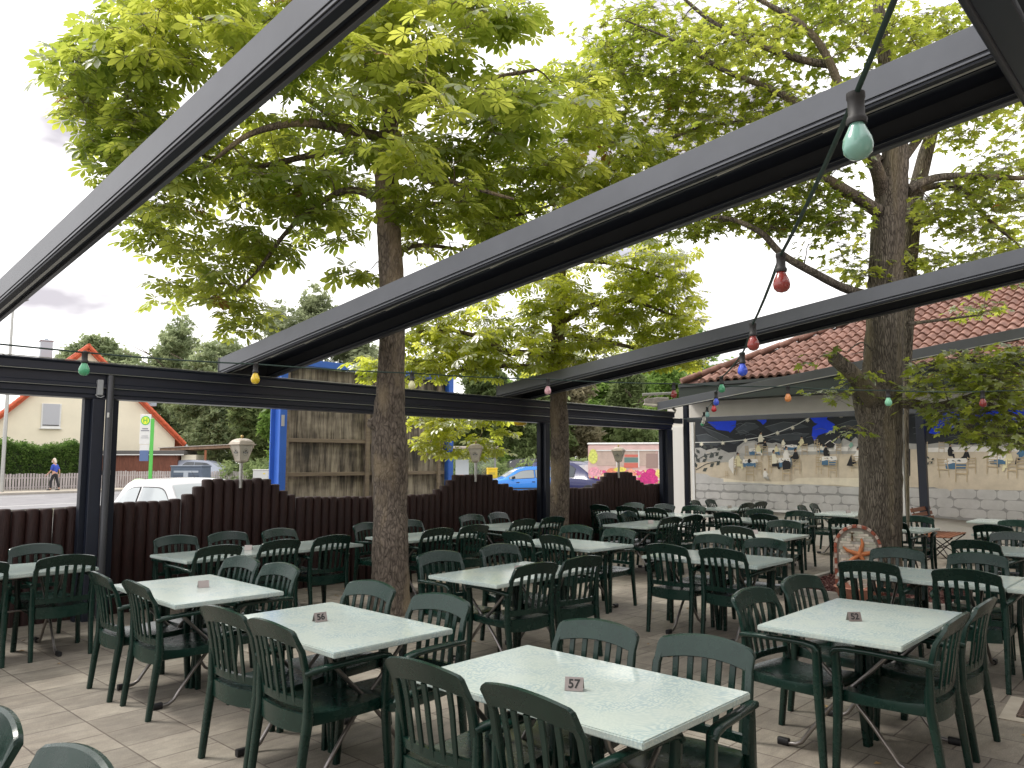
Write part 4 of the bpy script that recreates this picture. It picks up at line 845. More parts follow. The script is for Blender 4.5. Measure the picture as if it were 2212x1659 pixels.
# ------------------------------------------------------------------ foliage
def palmate():
    vs = []; fs = []
    for k, (ang, l) in enumerate(((-128,.55),(-84,.78),(-40,.95),(0,1.0),(40,.95),(84,.78),(128,.55))):
        a = R(ang); c, s = math.cos(a), math.sin(a); w = .205*l
        loc = [(.04,0,0),(.38*l,.045+.25*w,-.02),(.66*l,w,-.075*l),(.84*l,w*.82,-.13*l),(l*1.04,0,-.24*l),(.84*l,-w*.82,-.13*l),(.66*l,-w,-.075*l),(.38*l,-.045-.25*w,-.02),(.62*l,0,-.115*l)]
        o = len(vs); vs += [(x*c-y*s, x*s+y*c, z) for x, y, z in loc]
        fs += [(o,o+1,o+8),(o+1,o+2,o+8),(o+2,o+3,o+8),(o+3,o+4,o+8),(o+4,o+5,o+8),(o+5,o+6,o+8),(o+6,o+7,o+8),(o+7,o,o+8)]
    return np.array(vs), fs
def maple():
    pol = [(180,.12),(140,.48),(118,.44),(100,.60),(84,.86),(72,.56),(58,.52),(46,.98),(40,.72),(24,.50),(14,.78),(0,1.12),(-14,.78),(-24,.50),(-40,.72),(-46,.98),(-58,.52),(-72,.56),(-84,.86),(-100,.60),(-118,.44),(-140,.48)]
    vs = [(0,0,.0)] + [(.8*r*math.cos(R(a))+.1, .8*r*math.sin(R(a)), -.12*r*r + .06*math.sin(3*R(a))) for a, r in pol]
    n = len(pol); return np.array(vs), [(0, i+1, (i+1) % n + 1) for i in range(n)]
def tuft(n, seed, flat=.5):
    r = np.random.default_rng(seed); vs = []; fs = []
    for k in range(n):
        c = r.normal(0,.36,3); c[2] *= .6; a = r.uniform(0,2*PI); d = np.array([math.cos(a), math.sin(a), r.normal(-.2,.5)]); d /= np.linalg.norm(d)
        e = np.cross(d, r.normal(0,1,3)); e /= np.linalg.norm(e)+1e-9; l = r.uniform(.22,.42); w = l*r.uniform(.22,.42); o = len(vs)
        vs += [c-d*l, c-d*l*.2+e*w, c+d*l, c+d*l*.1-e*w]; fs.append((o,o+1,o+2,o+3))
    return np.array(vs), fs
def cloud(name, tmpl, pos, rots, scales, mat, parent, group_tint=None):
    tv, tf = tmpl; n = len(pos); k = len(tv)
    V = np.einsum('nij,kj->nki', rots, tv)*scales[:,None,None] + pos[:,None,:]
    me = bpy.data.meshes.new(name); nf = len(tf); ls = np.array([len(f) for f in tf]); flat = np.concatenate([np.array(f) for f in tf])
    me.vertices.add(n*k); me.vertices.foreach_set('co', V.reshape(-1).astype(np.float32))
    idx = (flat[None,:] + (np.arange(n)*k)[:,None]).reshape(-1); me.loops.add(len(idx)); me.loops.foreach_set('vertex_index', idx.astype(np.int32))
    tot = np.tile(ls, n); st = np.concatenate([[0], np.cumsum(tot)[:-1]]); me.polygons.add(n*nf); me.polygons.foreach_set('loop_start', st.astype(np.int32)); me.polygons.foreach_set('loop_total', tot.astype(np.int32))
    me.update(); me.validate()
    tint = rng.uniform(0,1,n) if group_tint is None else group_tint
    at_ = me.attributes.new('tint', 'FLOAT', 'FACE'); at_.data.foreach_set('value', np.repeat(tint, nf).astype(np.float32))
    me.materials.append(mat); o = bpy.data.objects.new(name, me); COL.objects.link(o); o.parent = parent; return o
def rotmats(yaw, pitch, roll):
    cy, sy, cp, sp, cr_, sr = np.cos(yaw), np.sin(yaw), np.cos(pitch), np.sin(pitch), np.cos(roll), np.sin(roll); n = len(yaw)
    Z = np.zeros((n,3,3)); Z[:,0,0]=cy; Z[:,0,1]=-sy; Z[:,1,0]=sy; Z[:,1,1]=cy; Z[:,2,2]=1
    Y = np.zeros((n,3,3)); Y[:,0,0]=cp; Y[:,0,2]=sp; Y[:,1,1]=1; Y[:,2,0]=-sp; Y[:,2,2]=cp
    X = np.zeros((n,3,3)); X[:,0,0]=1; X[:,1,1]=cr_; X[:,1,2]=-sr; X[:,2,1]=sr; X[:,2,2]=cr_
    return Z@Y@X
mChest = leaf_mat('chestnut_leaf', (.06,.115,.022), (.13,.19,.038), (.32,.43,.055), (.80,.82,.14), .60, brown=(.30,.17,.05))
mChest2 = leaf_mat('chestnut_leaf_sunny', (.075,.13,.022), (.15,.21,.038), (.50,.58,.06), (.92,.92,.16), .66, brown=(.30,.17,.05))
mMaple = leaf_mat('maple_leaf', (.075,.13,.022), (.14,.20,.035), (.40,.52,.06), (.80,.82,.14), .58, brown=(.42,.20,.05))
mBarkC = bark_mat('chestnut_bark', (.04,.033,.027), (.23,.19,.155), .40, 29, 1.2, .27)
mBarkM = bark_mat('maple_bark', (.05,.043,.035), (.235,.205,.165), .12, 55, 1.0, .42)
mTwig = M('twig_bark', (.045,.034,.026), .9, var=.3, scale=12)

def lobe_pts(lobes, ok):
    out = []
    for px, py, d, rx, ry, rv, n in lobes:
        c = 0; tries = 0
        while c < n and tries < n*40:
            tries += 1
            v = rng.normal(0,1,3); v /= np.linalg.norm(v); r = rng.uniform(.05,1)**(1/2.4)
            dd = d + v[2]*r*rv; p = at(px + v[0]*r*rx*d/dd, py + v[1]*r*ry*d/dd, dd)
            if ok(p): out.append(p); c += 1
    return out
def grow(name, base, trunk, limbs, lobes, ok, tmpl, lmat, bmat, label, leafsize, per, spread, extra=None, hang=.5, group='large trees on the terrace', tr_n=18, free=None, dm=1.0):
    """trunk / limbs: lists of (point, radius). Every crown tip is joined to the nearest wood by a curved twig and carries a rosette of leaves"""
    base = Vector(base); t = thing(name, tuple(base), 0, label, 'tree', group)
    nodes = []
    def dens(path, n, wood, nn):
        P = [Vector(p) for p, r in path]; Rr = [r for p, r in path]; pts = []; rr = []
        for i in range(len(P)-1):
            a, b_, c, d = P[max(0,i-1)], P[i], P[i+1], P[min(len(P)-1,i+2)]
            for j in range(n):
                f = j/n; q = .5*((2*b_)+(c-a)*f+(2*a-5*b_+4*c-d)*f*f+(3*b_-a-3*c+d)*f**3); pts.append(q); rr.append(Rr[i]+(Rr[i+1]-Rr[i])*f)
        pts.append(P[-1]); rr.append(Rr[-1])
        wood.tube([p-base for p in pts], rr, nn, wob=.045 if nn > 12 else .03)
        return list(zip(pts, rr))
    tm = MB(); tp = dens(trunk, 8, tm, tr_n)
    nodes += [(p, r) for p, r in tp if p.z > 3.2]
    lm = MB()
    for l in limbs: nodes += dens(l, 6, lm, 10)
    if extra: extra(tm, base)
    trk = tm.build('trunk', bmat, t, smooth=60)
    tips = lobe_pts([(*l[:6], int(l[6]*dm+.5)) for l in lobes], ok)
    if free: tips += lobe_pts(free, lambda p: True)
    NP = np.zeros((len(nodes)+5*len(tips)+10, 3)); NR = np.zeros(len(NP)); nn = len(nodes); nodep = [n_[0] for n_ in nodes]
    for i, (q, r) in enumerate(nodes): NP[i] = q; NR[i] = r
    order = sorted(tips, key=lambda p: float(np.min(np.sum((NP[:len(nodes)]-np.array(p))**2, axis=1))))
    tw = MB(); lp = []; ly = []; lpit = []; rosette = []
    for ti, p in enumerate(order):
        D_ = np.sqrt(np.sum((NP[:nn]-np.array(p))**2, axis=1)) + .25*(NP[:nn,2] > p.z+.5); bi = int(np.argmin(D_)); q = Vector(NP[bi]); L_ = (p-q).length
        if L_ < .12: continue
        r0 = min(NR[bi]*.75, .008+.011*L_); mid = q.lerp(p, .5) + Vector((random.uniform(-.1,.1)*L_, random.uniform(-.1,.1)*L_, random.uniform(.02,.16)*L_)); m1 = q.lerp(mid,.5)+Vector((0,0,.04*L_)); m2 = mid.lerp(p,.55)+Vector((random.uniform(-.06,.06)*L_, random.uniform(-.06,.06)*L_, .02*L_))
        path = [q, m1, mid, m2, p]; rs = [r0, r0*.8, r0*.62, r0*.45, .0035]
        tw.tube([x-base for x in path], rs, 5)
        for x, r in zip(path[1:], rs[1:]): NP[nn] = x; NR[nn] = max(r,.006); nn += 1
        dirn = (p-m2).normalized(); yaw0 = math.atan2(dirn.y, dirn.x)
        for k in range(per):
            yw = yaw0 + (k/per)*2*PI*.95 + random.uniform(-.5,.5); pe = random.uniform(.35,1.0)*spread; dr = random.uniform(-.55,.35)
            src = p if k < per*.7 else mid.lerp(p, random.uniform(.2,.9))
            e = src + Vector((math.cos(yw)*pe, math.sin(yw)*pe, dr*pe))
            if not ok(e) and not (free and e.z < 3.1): continue
            tw.tube([src-base, src.lerp(e,.5)+Vector((0,0,.02))-base, e-base], [.0028,.0022,.0018], 3, caps=False)
            lp.append(e-base); ly.append(yw); lpit.append(hang*abs(random.gauss(.55,.5)))
    lm.v += []; off = len(lm.v)
    lm.add(tw.v, tw.f)
    lm.build('limbs', mTwig if not bmat else bmat, t, smooth=60)
    n = len(lp); pos = np.array([tuple(p) for p in lp]); rt = rotmats(np.array(ly), np.array(lpit), rng.normal(0,.45,n))
    big = rng.uniform(0,1,n); tint = np.clip(.5*rng.uniform(0,1,n) + .5*(.5+.5*np.sin(pos[:,0]*2.1+1)*np.cos(pos[:,1]*1.7)) , 0, .95); tint[big > .9965] = 1
    cloud('crown', tmpl, pos, rt, leafsize*rng.uniform(.65,1.18,n), lmat, t, tint)
    print(name, 'tips', len(order), 'leaves', n)
    return t
def P(px, py, d, r): return (at(px, py, d), r)
def above(p, m=.16):
    if p.y < 9.5 and p.x > -1: return p.z > T(p.y)+m
    return p.z > 1.75
base1 = Vector((5.66,7.15,-.03))
tr1 = [(base1, .255), (base1+Vector((0,.0,.12)), .225), (Vector((5.63,7.13,.7)), .205), P(843,1080,9.0,.195), P(843,980,9.0,.215), P(841,905,9.0,.185), P(845,800,9.0,.152), P(848,660,9.05,.148), P(842,540,9.05,.14), P(836,430,9.05,.135), P(832,340,9.05,.12), P(846,230,9.05,.10), P(856,120,9.1,.085), P(870,0,9.1,.07), P(880,-160,9.2,.05)]
lim1 = [[P(836,300,9.0,.065),P(730,275,8.8,.055),P(640,265,8.6,.045),P(540,290,8.5,.032),P(470,340,8.5,.02)],
 [P(836,440,9.0,.055),P(760,410,9.0,.04),P(690,440,9.1,.034),P(620,500,9.2,.028),P(560,580,9.3,.02),P(520,620,9.3,.012)],
 [P(838,360,9.1,.05),P(780,330,9.5,.045),P(700,240,9.9,.035),P(560,150,10,.02)],
 [P(846,250,9.1,.05),P(960,200,9.3,.04),P(1060,170,9.4,.03),P(1160,150,9.5,.018)],
 [P(840,560,9.1,.04),P(900,530,9.5,.03),P(1000,540,9.7,.02)],
 [P(838,380,9.0,.045),P(900,370,8.6,.035),P(1000,400,8.4,.025),P(1110,430,8.4,.015)],
 [P(838,460,9.1,.04),P(960,440,9.6,.03),P(1080,470,9.9,.022),P(1200,440,10,.014)],
 [P(850,200,9.0,.05),P(760,110,8.6,.04),P(600,60,8.4,.028),P(420,40,8.5,.018),P(260,60,8.6,.012)],
 [P(836,320,9.0,.05),P(700,330,9.2,.04),P(520,360,9.3,.03),P(360,300,9.2,.018),P(230,260,9.2,.010)],
 [P(860,80,9.1,.05),P(940,20,8.8,.035),P(1060,0,8.6,.02)]]
def knots(tm, base):
    for px, py, r in ((808,915,.085),(874,640,.035)):
        c = at(px, py, 8.95)-base; tm.tube([c+Vector((.06,-.08,-.02)), c+Vector((0,0,.0)), c+Vector((-.05,.05,.01))], [r*1.1, r, r*.5], 10)
lob1 = [(270,140,8.9,150,120,1.0,46),(420,50,8.5,240,110,1.3,60),(330,290,9.1,180,110,1.1,46),(480,400,9.3,230,120,1.1,52),(330,470,9.3,110,60,.7,12),(470,560,9.4,170,80,.7,24),(430,640,9.5,130,40,.5,9),(530,690,9.5,60,30,.3,6),
 (700,240,9.6,190,220,1.3,50),(650,60,8.7,220,100,1.2,40),(880,60,8.4,200,120,1.4,44),(950,250,8.3,230,150,1.3,54),(1140,250,9.5,190,130,1.1,34),(1170,420,9.9,200,110,1.0,40),(1000,490,9.7,170,80,.9,24),
 (690,440,9.7,150,110,.9,22),(940,400,8.8,160,90,.8,26),(760,585,9.2,45,18,.2,3),(1060,20,8.8,110,80,.7,14),(1290,330,10.2,110,110,.9,22),(1330,440,10.6,110,60,.8,16),(1250,180,10.2,80,70,.7,12),(150,200,9.2,60,70,.5,9),(1000,-220,9,420,180,1.6,22),(500,-220,9,420,180,1.6,22)]
ok1 = lambda p: above(p) and p.x > 2.15
t_pal = palmate(); t_map = maple()
grow('chestnut_tree', base1, tr1, lim1, lob1, ok1, t_pal, mChest, mBarkC, 'large chestnut tree with a thick scarred trunk rising between the tables', .172, 8, .25, extra=knots, dm=1.12)

base2 = Vector((10.62,8.78,-.03))
tr2 = [(base2,.20),(base2+Vector((0,0,.15)),.178),(Vector((10.60,8.76,.7)),.168),P(1210,1000,13.6,.165),P(1207,880,13.6,.152),P(1205,780,13.6,.125),P(1206,700,13.6,.12),P(1208,620,13.6,.11),P(1212,540,13.6,.095),P(1216,430,13.7,.07),P(1220,330,13.8,.04)]
lim2 = [[P(1206,772,13.5,.08),P(1150,765,13.2,.07),P(1090,758,13.0,.055),P(1040,730,12.9,.04),P(960,712,12.8,.03),P(890,720,12.8,.015)],
 [P(1206,800,13.6,.06),P(1100,790,13.4,.05),P(1000,800,13.4,.03),P(930,830,13.4,.015)],
 [P(1208,700,13.6,.06),P(1280,660,13.4,.05),P(1360,650,13.2,.035),P(1450,680,13.1,.015)],
 [P(1210,620,13.6,.055),P(1120,600,13.4,.04),P(1010,620,13.2,.02)],
 [P(1207,720,13.6,.055),P(1320,740,13.8,.04),P(1440,770,13.9,.02)],
 [P(1207,830,13.8,.055),P(1120,850,14.3,.045),P(1060,880,14.5,.03),P(1040,940,14.6,.014)],
 [P(1212,560,13.6,.05),P(1330,570,13.4,.03),P(1430,600,13.2,.014)]]
lob2 = [(1060,640,13.2,190,80,1.4,52),(1300,620,13.4,170,90,1.2,46),(1420,660,13.2,90,100,.9,32),(1100,740,12.9,200,60,1.1,46),(960,760,13.0,120,70,.9,40),(820,790,13.1,70,35,.5,18),(930,640,13.2,70,60,.7,18),(1330,740,13.8,150,50,1.0,26),(1470,780,13.4,45,30,.4,9),(1170,800,13.2,160,35,.8,16),
 (1000,900,14.5,110,50,.5,34),(940,960,14.6,60,50,.35,8),(1060,960,14.6,55,50,.35,10),(1210,480,13.6,220,80,1.2,34),(1400,560,13.2,110,70,.8,22),(1480,700,13.3,45,70,.5,14),(900,700,13.1,70,60,.6,14),(1450,810,13.2,80,22,.4,12),(1240,870,13.3,30,15,.2,2)]
def ok2(p):
    if p.y < 9.55: return p.z > T(p.y)+.06 if p.y < 9.1 else p.z > 3.05
    return p.z > 1.75
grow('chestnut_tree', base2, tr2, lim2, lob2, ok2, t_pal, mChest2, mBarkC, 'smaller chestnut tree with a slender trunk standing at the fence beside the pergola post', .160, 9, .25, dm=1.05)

base3 = Vector((11.02,3.63,-.03))
tr3 = [(base3,.34),(base3+Vector((0,0,.15)),.29),(Vector((11.02,3.62,.6)),.262),P(1903,1050,10.4,.262),P(1901,930,10.4,.270),P(1894,850,10.4,.30),P(1906,800,10.4,.245),P(1911,700,10.4,.232),P(1913,600,10.4,.215),P(1918,500,10.4,.205),P(1926,420,10.4,.19),P(1934,330,10.4,.165),P(1925,240,10.5,.13),P(1915,150,10.6,.10),P(1900,40,10.7,.08),P(1890,-120,10.8,.05)]
lim3 = [[P(1905,420,10.4,.10),P(1895,370,10.2,.085),P(1862,300,10.0,.075),P(1835,250,9.9,.065),P(1790,130,9.8,.05),P(1740,60,9.8,.04),P(1660,10,9.9,.03),P(1580,-30,10,.015)],
 [P(1895,455,10.3,.09),P(1840,420,10.1,.075),P(1780,385,9.9,.06),P(1720,380,9.8,.045),P(1640,400,9.8,.03),P(1560,420,9.9,.016)],
 [P(1900,640,10.4,.055),P(1830,625,10.2,.055),P(1760,590,10.0,.052),P(1690,550,9.9,.046),P(1640,500,9.9,.04),P(1560,470,9.9,.026),P(1480,480,10,.012)],
 [P(1850,280,10.0,.06),P(1760,240,9.9,.055),P(1660,190,9.9,.045),P(1560,150,10,.03),P(1460,90,10.1,.018),P(1340,40,10.2,.010)],
 [P(1790,140,9.9,.05),P(1700,120,10,.045),P(1560,60,10.1,.03),P(1480,0,10.2,.02)],
 [P(1900,350,10.4,.07),P(1800,260,10.6,.05),P(1640,260,10.9,.035),P(1500,280,11,.02),P(1390,330,11,.010)],
 [P(1960,410,10.4,.07),P(2020,385,10.5,.055),P(2100,380,10.6,.045),P(2212,385,10.7,.03),P(2300,380,10.8,.015)],
 [P(1955,420,10.5,.055),P(2060,400,10.9,.04),P(2130,470,11.0,.03),P(2190,520,11.1,.015)],
 [P(1945,350,10.5,.075),P(1990,290,10.8,.055),P(2040,200,11,.04),P(2100,110,11.2,.02)],
 [P(1935,870,10.3,.075),P(1970,872,10.2,.070),P(2010,880,10.0,.060),P(2060,870,9.8,.050),P(2110,855,9.6,.044),P(2160,850,9.4,.038),P(2260,870,9.2,.02)],
 [P(2110,857,9.6,.03),P(2150,880,9.3,.026),P(2212,905,9.1,.015)],
 [P(1900,780,10.3,.012),P(1865,740,10.2,.010),P(1830,760,10.1,.006)],
 [P(1960,700,10.6,.03),P(2040,690,11.2,.02),P(2120,680,11.6,.012)]]
lob3 = [(1340,60,10.9,90,90,.8,26),(1450,120,10.8,140,140,1.1,56),(1620,90,10.5,170,110,1.2,60),(1800,50,10.3,170,90,1.2,48),(1980,80,10.6,160,110,1.2,46),(1600,280,10.6,170,110,1.2,52),(1400,250,11.3,120,110,.9,34),(1420,370,11.2,90,60,.7,18),(1770,250,10.1,150,110,1.1,40),
 (1600,450,10.3,120,55,.7,30),(1500,480,10.2,80,40,.5,12),(1760,480,10.2,110,50,.7,26),(1740,400,10.1,120,60,.7,22),(2060,450,10.9,110,70,.9,34),(2140,560,11.2,90,60,.8,26),(2170,400,10.8,90,80,.8,26),(2010,560,11.0,60,50,.6,12),(1850,560,10.7,60,60,.5,12),(2100,250,11.2,130,90,1.0,30),(2150,120,11.0,90,100,.8,14),
 (2150,500,11.2,80,60,.8,14),(1280,130,11.4,50,60,.4,10),(1300,420,11.3,80,80,.7,14),(1480,330,11.2,120,110,1.0,26),(1300,260,11.5,70,90,.7,12),(2110,680,11.7,50,25,.4,9),(1985,700,11.3,30,16,.2,3),
 (1800,-180,10.8,420,130,1.4,30),(1400,-150,10.8,200,120,1.2,14)]
low3 = [(2080,790,9.5,70,32,.5,20),(2150,850,9.3,70,60,.6,34),(2190,780,9.2,50,40,.5,16),(2160,930,9.2,70,50,.5,30),(2060,900,9.6,35,30,.3,8),(2000,825,10.0,35,16,.2,6),(1990,850,10,40,12,.2,4),(1835,840,10.1,25,25,.2,8),(1790,850,10.0,25,14,.15,5),(1840,930,10.0,20,18,.15,5),(1835,762,10.2,24,14,.15,4),(1870,810,10.1,24,20,.15,4),(1770,775,10.0,10,16,.1,2),(1970,878,9.9,22,10,.15,3)]
lim3 += [[P(2110,855,9.6,.012),P(2140,830,9.5,.010),P(2180,800,9.4,.005)],[P(2100,860,9.6,.010),P(2105,900,9.5,.007),P(2080,950,9.4,.004)],[P(2050,872,9.8,.010),P(2040,840,9.7,.005)],
      [P(1870,840,10.1,.010),P(1840,845,10.05,.006),P(1800,852,10,.004)],[P(1866,760,10.2,.008),P(1840,765,10.2,.004)],[P(1885,905,10.15,.008),P(1850,925,10.05,.004)],[P(2180,860,9.3,.012),P(2170,920,9.2,.006),P(2150,980,9.2,.004)]]
def ok3(p): return p.z > T(p.y)+.10
grow('maple_tree', base3, tr3, lim3, lob3, ok3, t_map, mMaple, mBarkM, 'large maple tree with a thick grey trunk and sawn-off stub in front of the mural', .115, 14, .30, hang=.45, tr_n=22, dm=1.08, free=low3,
     extra=lambda tm, base: (tm.tube([x-base for x in (at(1890,860,10.25), at(1866,835,10.1), at(1835,800,10.0), at(1800,772,9.95))], [.17,.115,.095,.088], 14),
                             tm.tube([x-base for x in (at(1962,1170,11.2), at(1958,900,11.2), at(1962,560,11.2), at(1975,430,11.2), at(2000,330,11.2), at(2040,200,11.3))], [.02,.03,.125,.115,.10,.04], 14)))
# ------------------------------------------------------------------ far trees (each its own trunk and crown)
tf_a = tuft(26, 1); tf_b = tuft(22, 2); tf_c = tuft(26, 5)
def fol(name, lo, hi): return leaf_mat(name, lo, hi, tuple(2.0*c for c in lo), tuple(1.9*c for c in hi), .45, gloss=.04)
mF1 = fol('locust_foliage', (.16,.20,.11), (.30,.34,.19)); mF2 = fol('dark_foliage', (.10,.135,.055), (.21,.26,.11)); mF3 = fol('pine_foliage', (.18,.21,.12), (.30,.33,.20)); mF4 = fol('bright_foliage', (.11,.19,.045), (.22,.31,.08)); mF5 = fol('dry_pine_foliage', (.16,.15,.095), (.25,.22,.14))
mBk = M('grey_bark', (.14,.11,.085), .9, var=.3, scale=4, stretch=(1,1,.3))
def far_tree(px, top, bot, d, wpx, mat, label, tm_=tf_a, n=900, sz=.75, lean=0, trunk=True, tr=.2, lob=7, seed=1, bare=.25, group='trees beyond the street'):
    r = np.random.default_rng(seed); g = at(px, 996, d); g.z = 0; topz_ = at(px, top, d).z; botz = max(.1, at(px, bot, d).z); k = d/FPX
    W_ = wpx*k/2; H_ = (topz_-botz); t = thing('tree', tuple(g), 0, label, 'tree', group)
    if trunk:
        m = MB(); m.tube([(0,0,0),(lean*.4,0,topz_*.3),(lean,0,topz_*.62),(lean*1.1,.2,topz_*.85)], [tr*1.2,tr,tr*.7,tr*.2], 10)
        for i in range(7):
            a = r.uniform(0,2*PI); z0 = topz_*r.uniform(.35,.7); l = W_*r.uniform(.5,.85)
            m.tube([(lean*.7,0,z0),(lean*.7+math.cos(a)*l*.5,math.sin(a)*l*.5,z0+l*.35),(lean*.7+math.cos(a)*l,math.sin(a)*l,z0+l*.6)], [tr*.45,tr*.28,.03], 6)
        m.build('trunk', mBk, t, smooth=60)
    L_ = []
    for i in range(lob):
        f = (i+.5)/lob; a = r.uniform(0,2*PI); wz = math.sin(PI*min(1,.18+f*.8))**.8
        L_.append((np.array([math.cos(a)*W_*.55*wz, math.sin(a)*W_*.45*wz, botz+H_*(.12+.76*f)]), W_*r.uniform(.42,.62)*(.6+.5*wz), H_*r.uniform(.14,.22)))
    pos = []; tint = []
    for i in range(n):
        c, rw, rh = L_[r.integers(len(L_))]; v = r.normal(0,1,3); v /= np.linalg.norm(v); q = r.uniform(.35,1.05)
        if r.uniform() < bare and v[2] < -.2: continue
        pos.append(c + v*np.array([rw,rw,rh])*q); tint.append(np.clip(r.normal(.45,.25)+.1*math.sin(c[0]*3),0,.96))
    pos = np.array(pos); n_ = len(pos)
    cloud('crown', tm_, pos, rotmats(r.uniform(0,2*PI,n_), r.normal(0,.4,n_), r.normal(0,.4,n_)), sz*r.uniform(.6,1.25,n_), mat, t, np.array(tint))
    return t
FT = [(200,725,850,88,190,mF1,'rounded pale green tree rising behind the cream house roof',dict(n=800,sz=.85,seed=3)),
(360,690,1010,78,230,mF1,'feathery grey-green tree right of the cream house',dict(n=2000,sz=.75,seed=4,lob=10)),
(470,720,1010,72,210,mF1,'feathery tree with a leaning pale trunk behind the carport',dict(n=2000,sz=.7,seed=5,lean=-1.2,lob=10)),
(545,760,1030,62,130,mF2,'dark dense tree left of the billboard',dict(n=1200,sz=.75,seed=6)),
(592,800,1040,58,60,mF4,'narrow yellowish green tree beside the blue billboard post',dict(n=500,sz=.6,seed=7)),
(655,612,900,80,230,mF3,'tall open-crowned pine behind the chestnut, left of its trunk',dict(n=1150,sz=.85,seed=8,bare=.6,lob=8)),
(760,690,960,80,200,mF3,'pale pine crown between the chestnut trunk and the billboard',dict(n=1200,sz=.85,seed=9)),
(900,780,1040,70,260,mF2,'dark tree partly hidden by the billboard right edge',dict(n=1500,sz=.85,seed=10)),
(1040,760,1040,62,200,mF2,'dark tree behind the bus shelter',dict(n=1700,sz=.75,seed=11)),
(1150,790,1035,58,180,mF2,'dark tree behind the blue car with a pale crooked trunk',dict(n=1500,sz=.72,seed=12,lean=1.2,tr=.28)),
(1235,780,1000,60,140,mF5,'dry brownish pine right of the slender trunk',dict(n=1000,sz=.7,seed=13)),
(1290,800,1045,66,190,mF4,'bright green tree above the painted trailer',dict(n=1700,sz=.75,seed=14)),
(1370,790,1045,62,150,mF2,'dark tree behind the right end of the trailer',dict(n=1500,sz=.75,seed=15)),
(1440,770,1045,68,150,mF4,'green tree just left of the restaurant wall corner',dict(n=1200,sz=.8,seed=16)),
(1090,820,1040,76,200,mF4,'mid green tree in the gap above the middle lantern',dict(n=1300,sz=.9,seed=17)),
(1390,740,900,90,260,mF4,'distant green tree showing between the beams and the tiled roof',dict(n=1100,sz=1.0,seed=18)),
(1250,760,900,90,220,mF3,'distant pale tree behind the slender chestnut crown',dict(n=900,sz=1.0,seed=19)),
(700,840,1040,84,420,mF2,'low dark tree mass behind the billboard',dict(n=1500,sz=1.1,seed=20)),
(430,880,1045,95,380,mF2,'dark wood edge behind the carport',dict(n=1500,sz=1.2,seed=21)),
(1520,700,960,80,140,mF4,'distant tree top above the left end of the tiled roof',dict(n=500,sz=.9,seed=22))]
for px, top, bot, d, w, mat, lab, kw in FT: far_tree(px, top, bot, d, w, mat, lab, **kw)
# low undergrowth along the street
up = []; 
for i in range(2600):
    x = rng.uniform(480, 1500); d = rng.uniform(46, 56) if x < 1000 else rng.uniform(40, 50); q = at(x, 996, d); up.append((q.x, q.y, rng.uniform(0, 1.9)*rng.uniform(.4,1)))
up = np.array(up); n = len(up); o = cloud('undergrowth', tf_b, up, rotmats(rng.uniform(0,6.28,n), rng.normal(0,.4,n), rng.normal(0,.4,n)), .7*rng.uniform(.6,1.2,n), mF2, None); o['kind'] = 'stuff'
# ------------------------------------------------------------------ street scene beyond the fence
# cream house: gable wall faces the camera
HV = 52.0; u0 = (181.5-1106)/FPX*HV; org = fr(u0, HV, 0); hrz = R(YAW and 0) + math.atan2(RT.y, RT.x) + R(37)
H_ = thing('cream_house', tuple(org), hrz, 'cream gabled house with orange-red tiled roof across the street', 'house')
mCH = M('cream_render', (.80,.74,.58), .9, var=.05, scale=.6, bump=.1, bscale=80); mRT = M('orange_red_tile', (.52,.10,.04), .7, var=.25, scale=6)
hw, he, hp = 5.75, 3.35, 9.15; LEN = 11
# local x = right, local y = away
MB().prism([(-hw,0),(hw,0),(hw,he),(0,hp),(-hw,he)], 'y', 0, LEN).build('wall', mCH, H_)
def slab(x0,z0,x1,z1,y0,y1,th=.16):
    d = Vector((x1-x0,0,z1-z0)).normalized(); n = Vector((-d.z,0,d.x))*(1 if x1 > x0 else -1)
    m = MB(); L_ = math.hypot(x1-x0,z1-z0); k = int(L_/.34); vs = []
    for i in range(k):
        a0, a1 = i*L_/k, (i+1)*L_/k+.03; p0 = Vector((x0,0,z0))+d*a0+n*.02; p1 = Vector((x0,0,z0))+d*a1+n*.02
        ny = int((y1-y0)/.3); 
        for j in range(ny):
            ya, yb = y0+j*(y1-y0)/ny, y0+(j+1)*(y1-y0)/ny; ym = (ya+yb)/2
            A = [p0+Vector((0,ya,0))+n*.06, p0+Vector((0,ym,0))+n*.11, p0+Vector((0,yb,0))+n*.06]; B = [p1+Vector((0,ya,0)), p1+Vector((0,ym,0))+n*.05, p1+Vector((0,yb,0))]
            m.add([*A,*B,A[0]-n*.07,A[2]-n*.07], [(0,1,4,3),(1,2,5,4),(0,6,7,2,1)])
    m.loft([[tuple(Vector((x0,y,z0))),tuple(Vector((x1,y,z1))),tuple(Vector((x1,y,z1))-n*th),tuple(Vector((x0,y,z0))-n*th)] for y in (y0,y1)])
    return m
sl = (hp-he)/hw; ov = .62
rm = slab(hw+ov, he-ov*sl+.12, 0, hp+.12, -.35, LEN+.3); r2 = slab(-hw-ov, he-ov*sl+.12, 0, hp+.12, -.35, LEN+.3); rm.add(r2.v, r2.f)
for s in (-1,1):
    for i in range(24):
        a, b_ = i/24, (i+1)/24+.006; xa, xb = s*(hw+ov)*(1-a), s*(hw+ov)*(1-min(b_,1)); za, zb = hp+.2-abs(xa)*sl, hp+.2-abs(xb)*sl
        rm.tube([(xa,-.38,za-.02),(xb,-.38,zb+.02)], [.13,.115], 6)
rm.tube([(0,-.4,hp+.24),(0,LEN+.3,hp+.24)], .13, 8)
rf = rm.build('roof', mRT, H_)
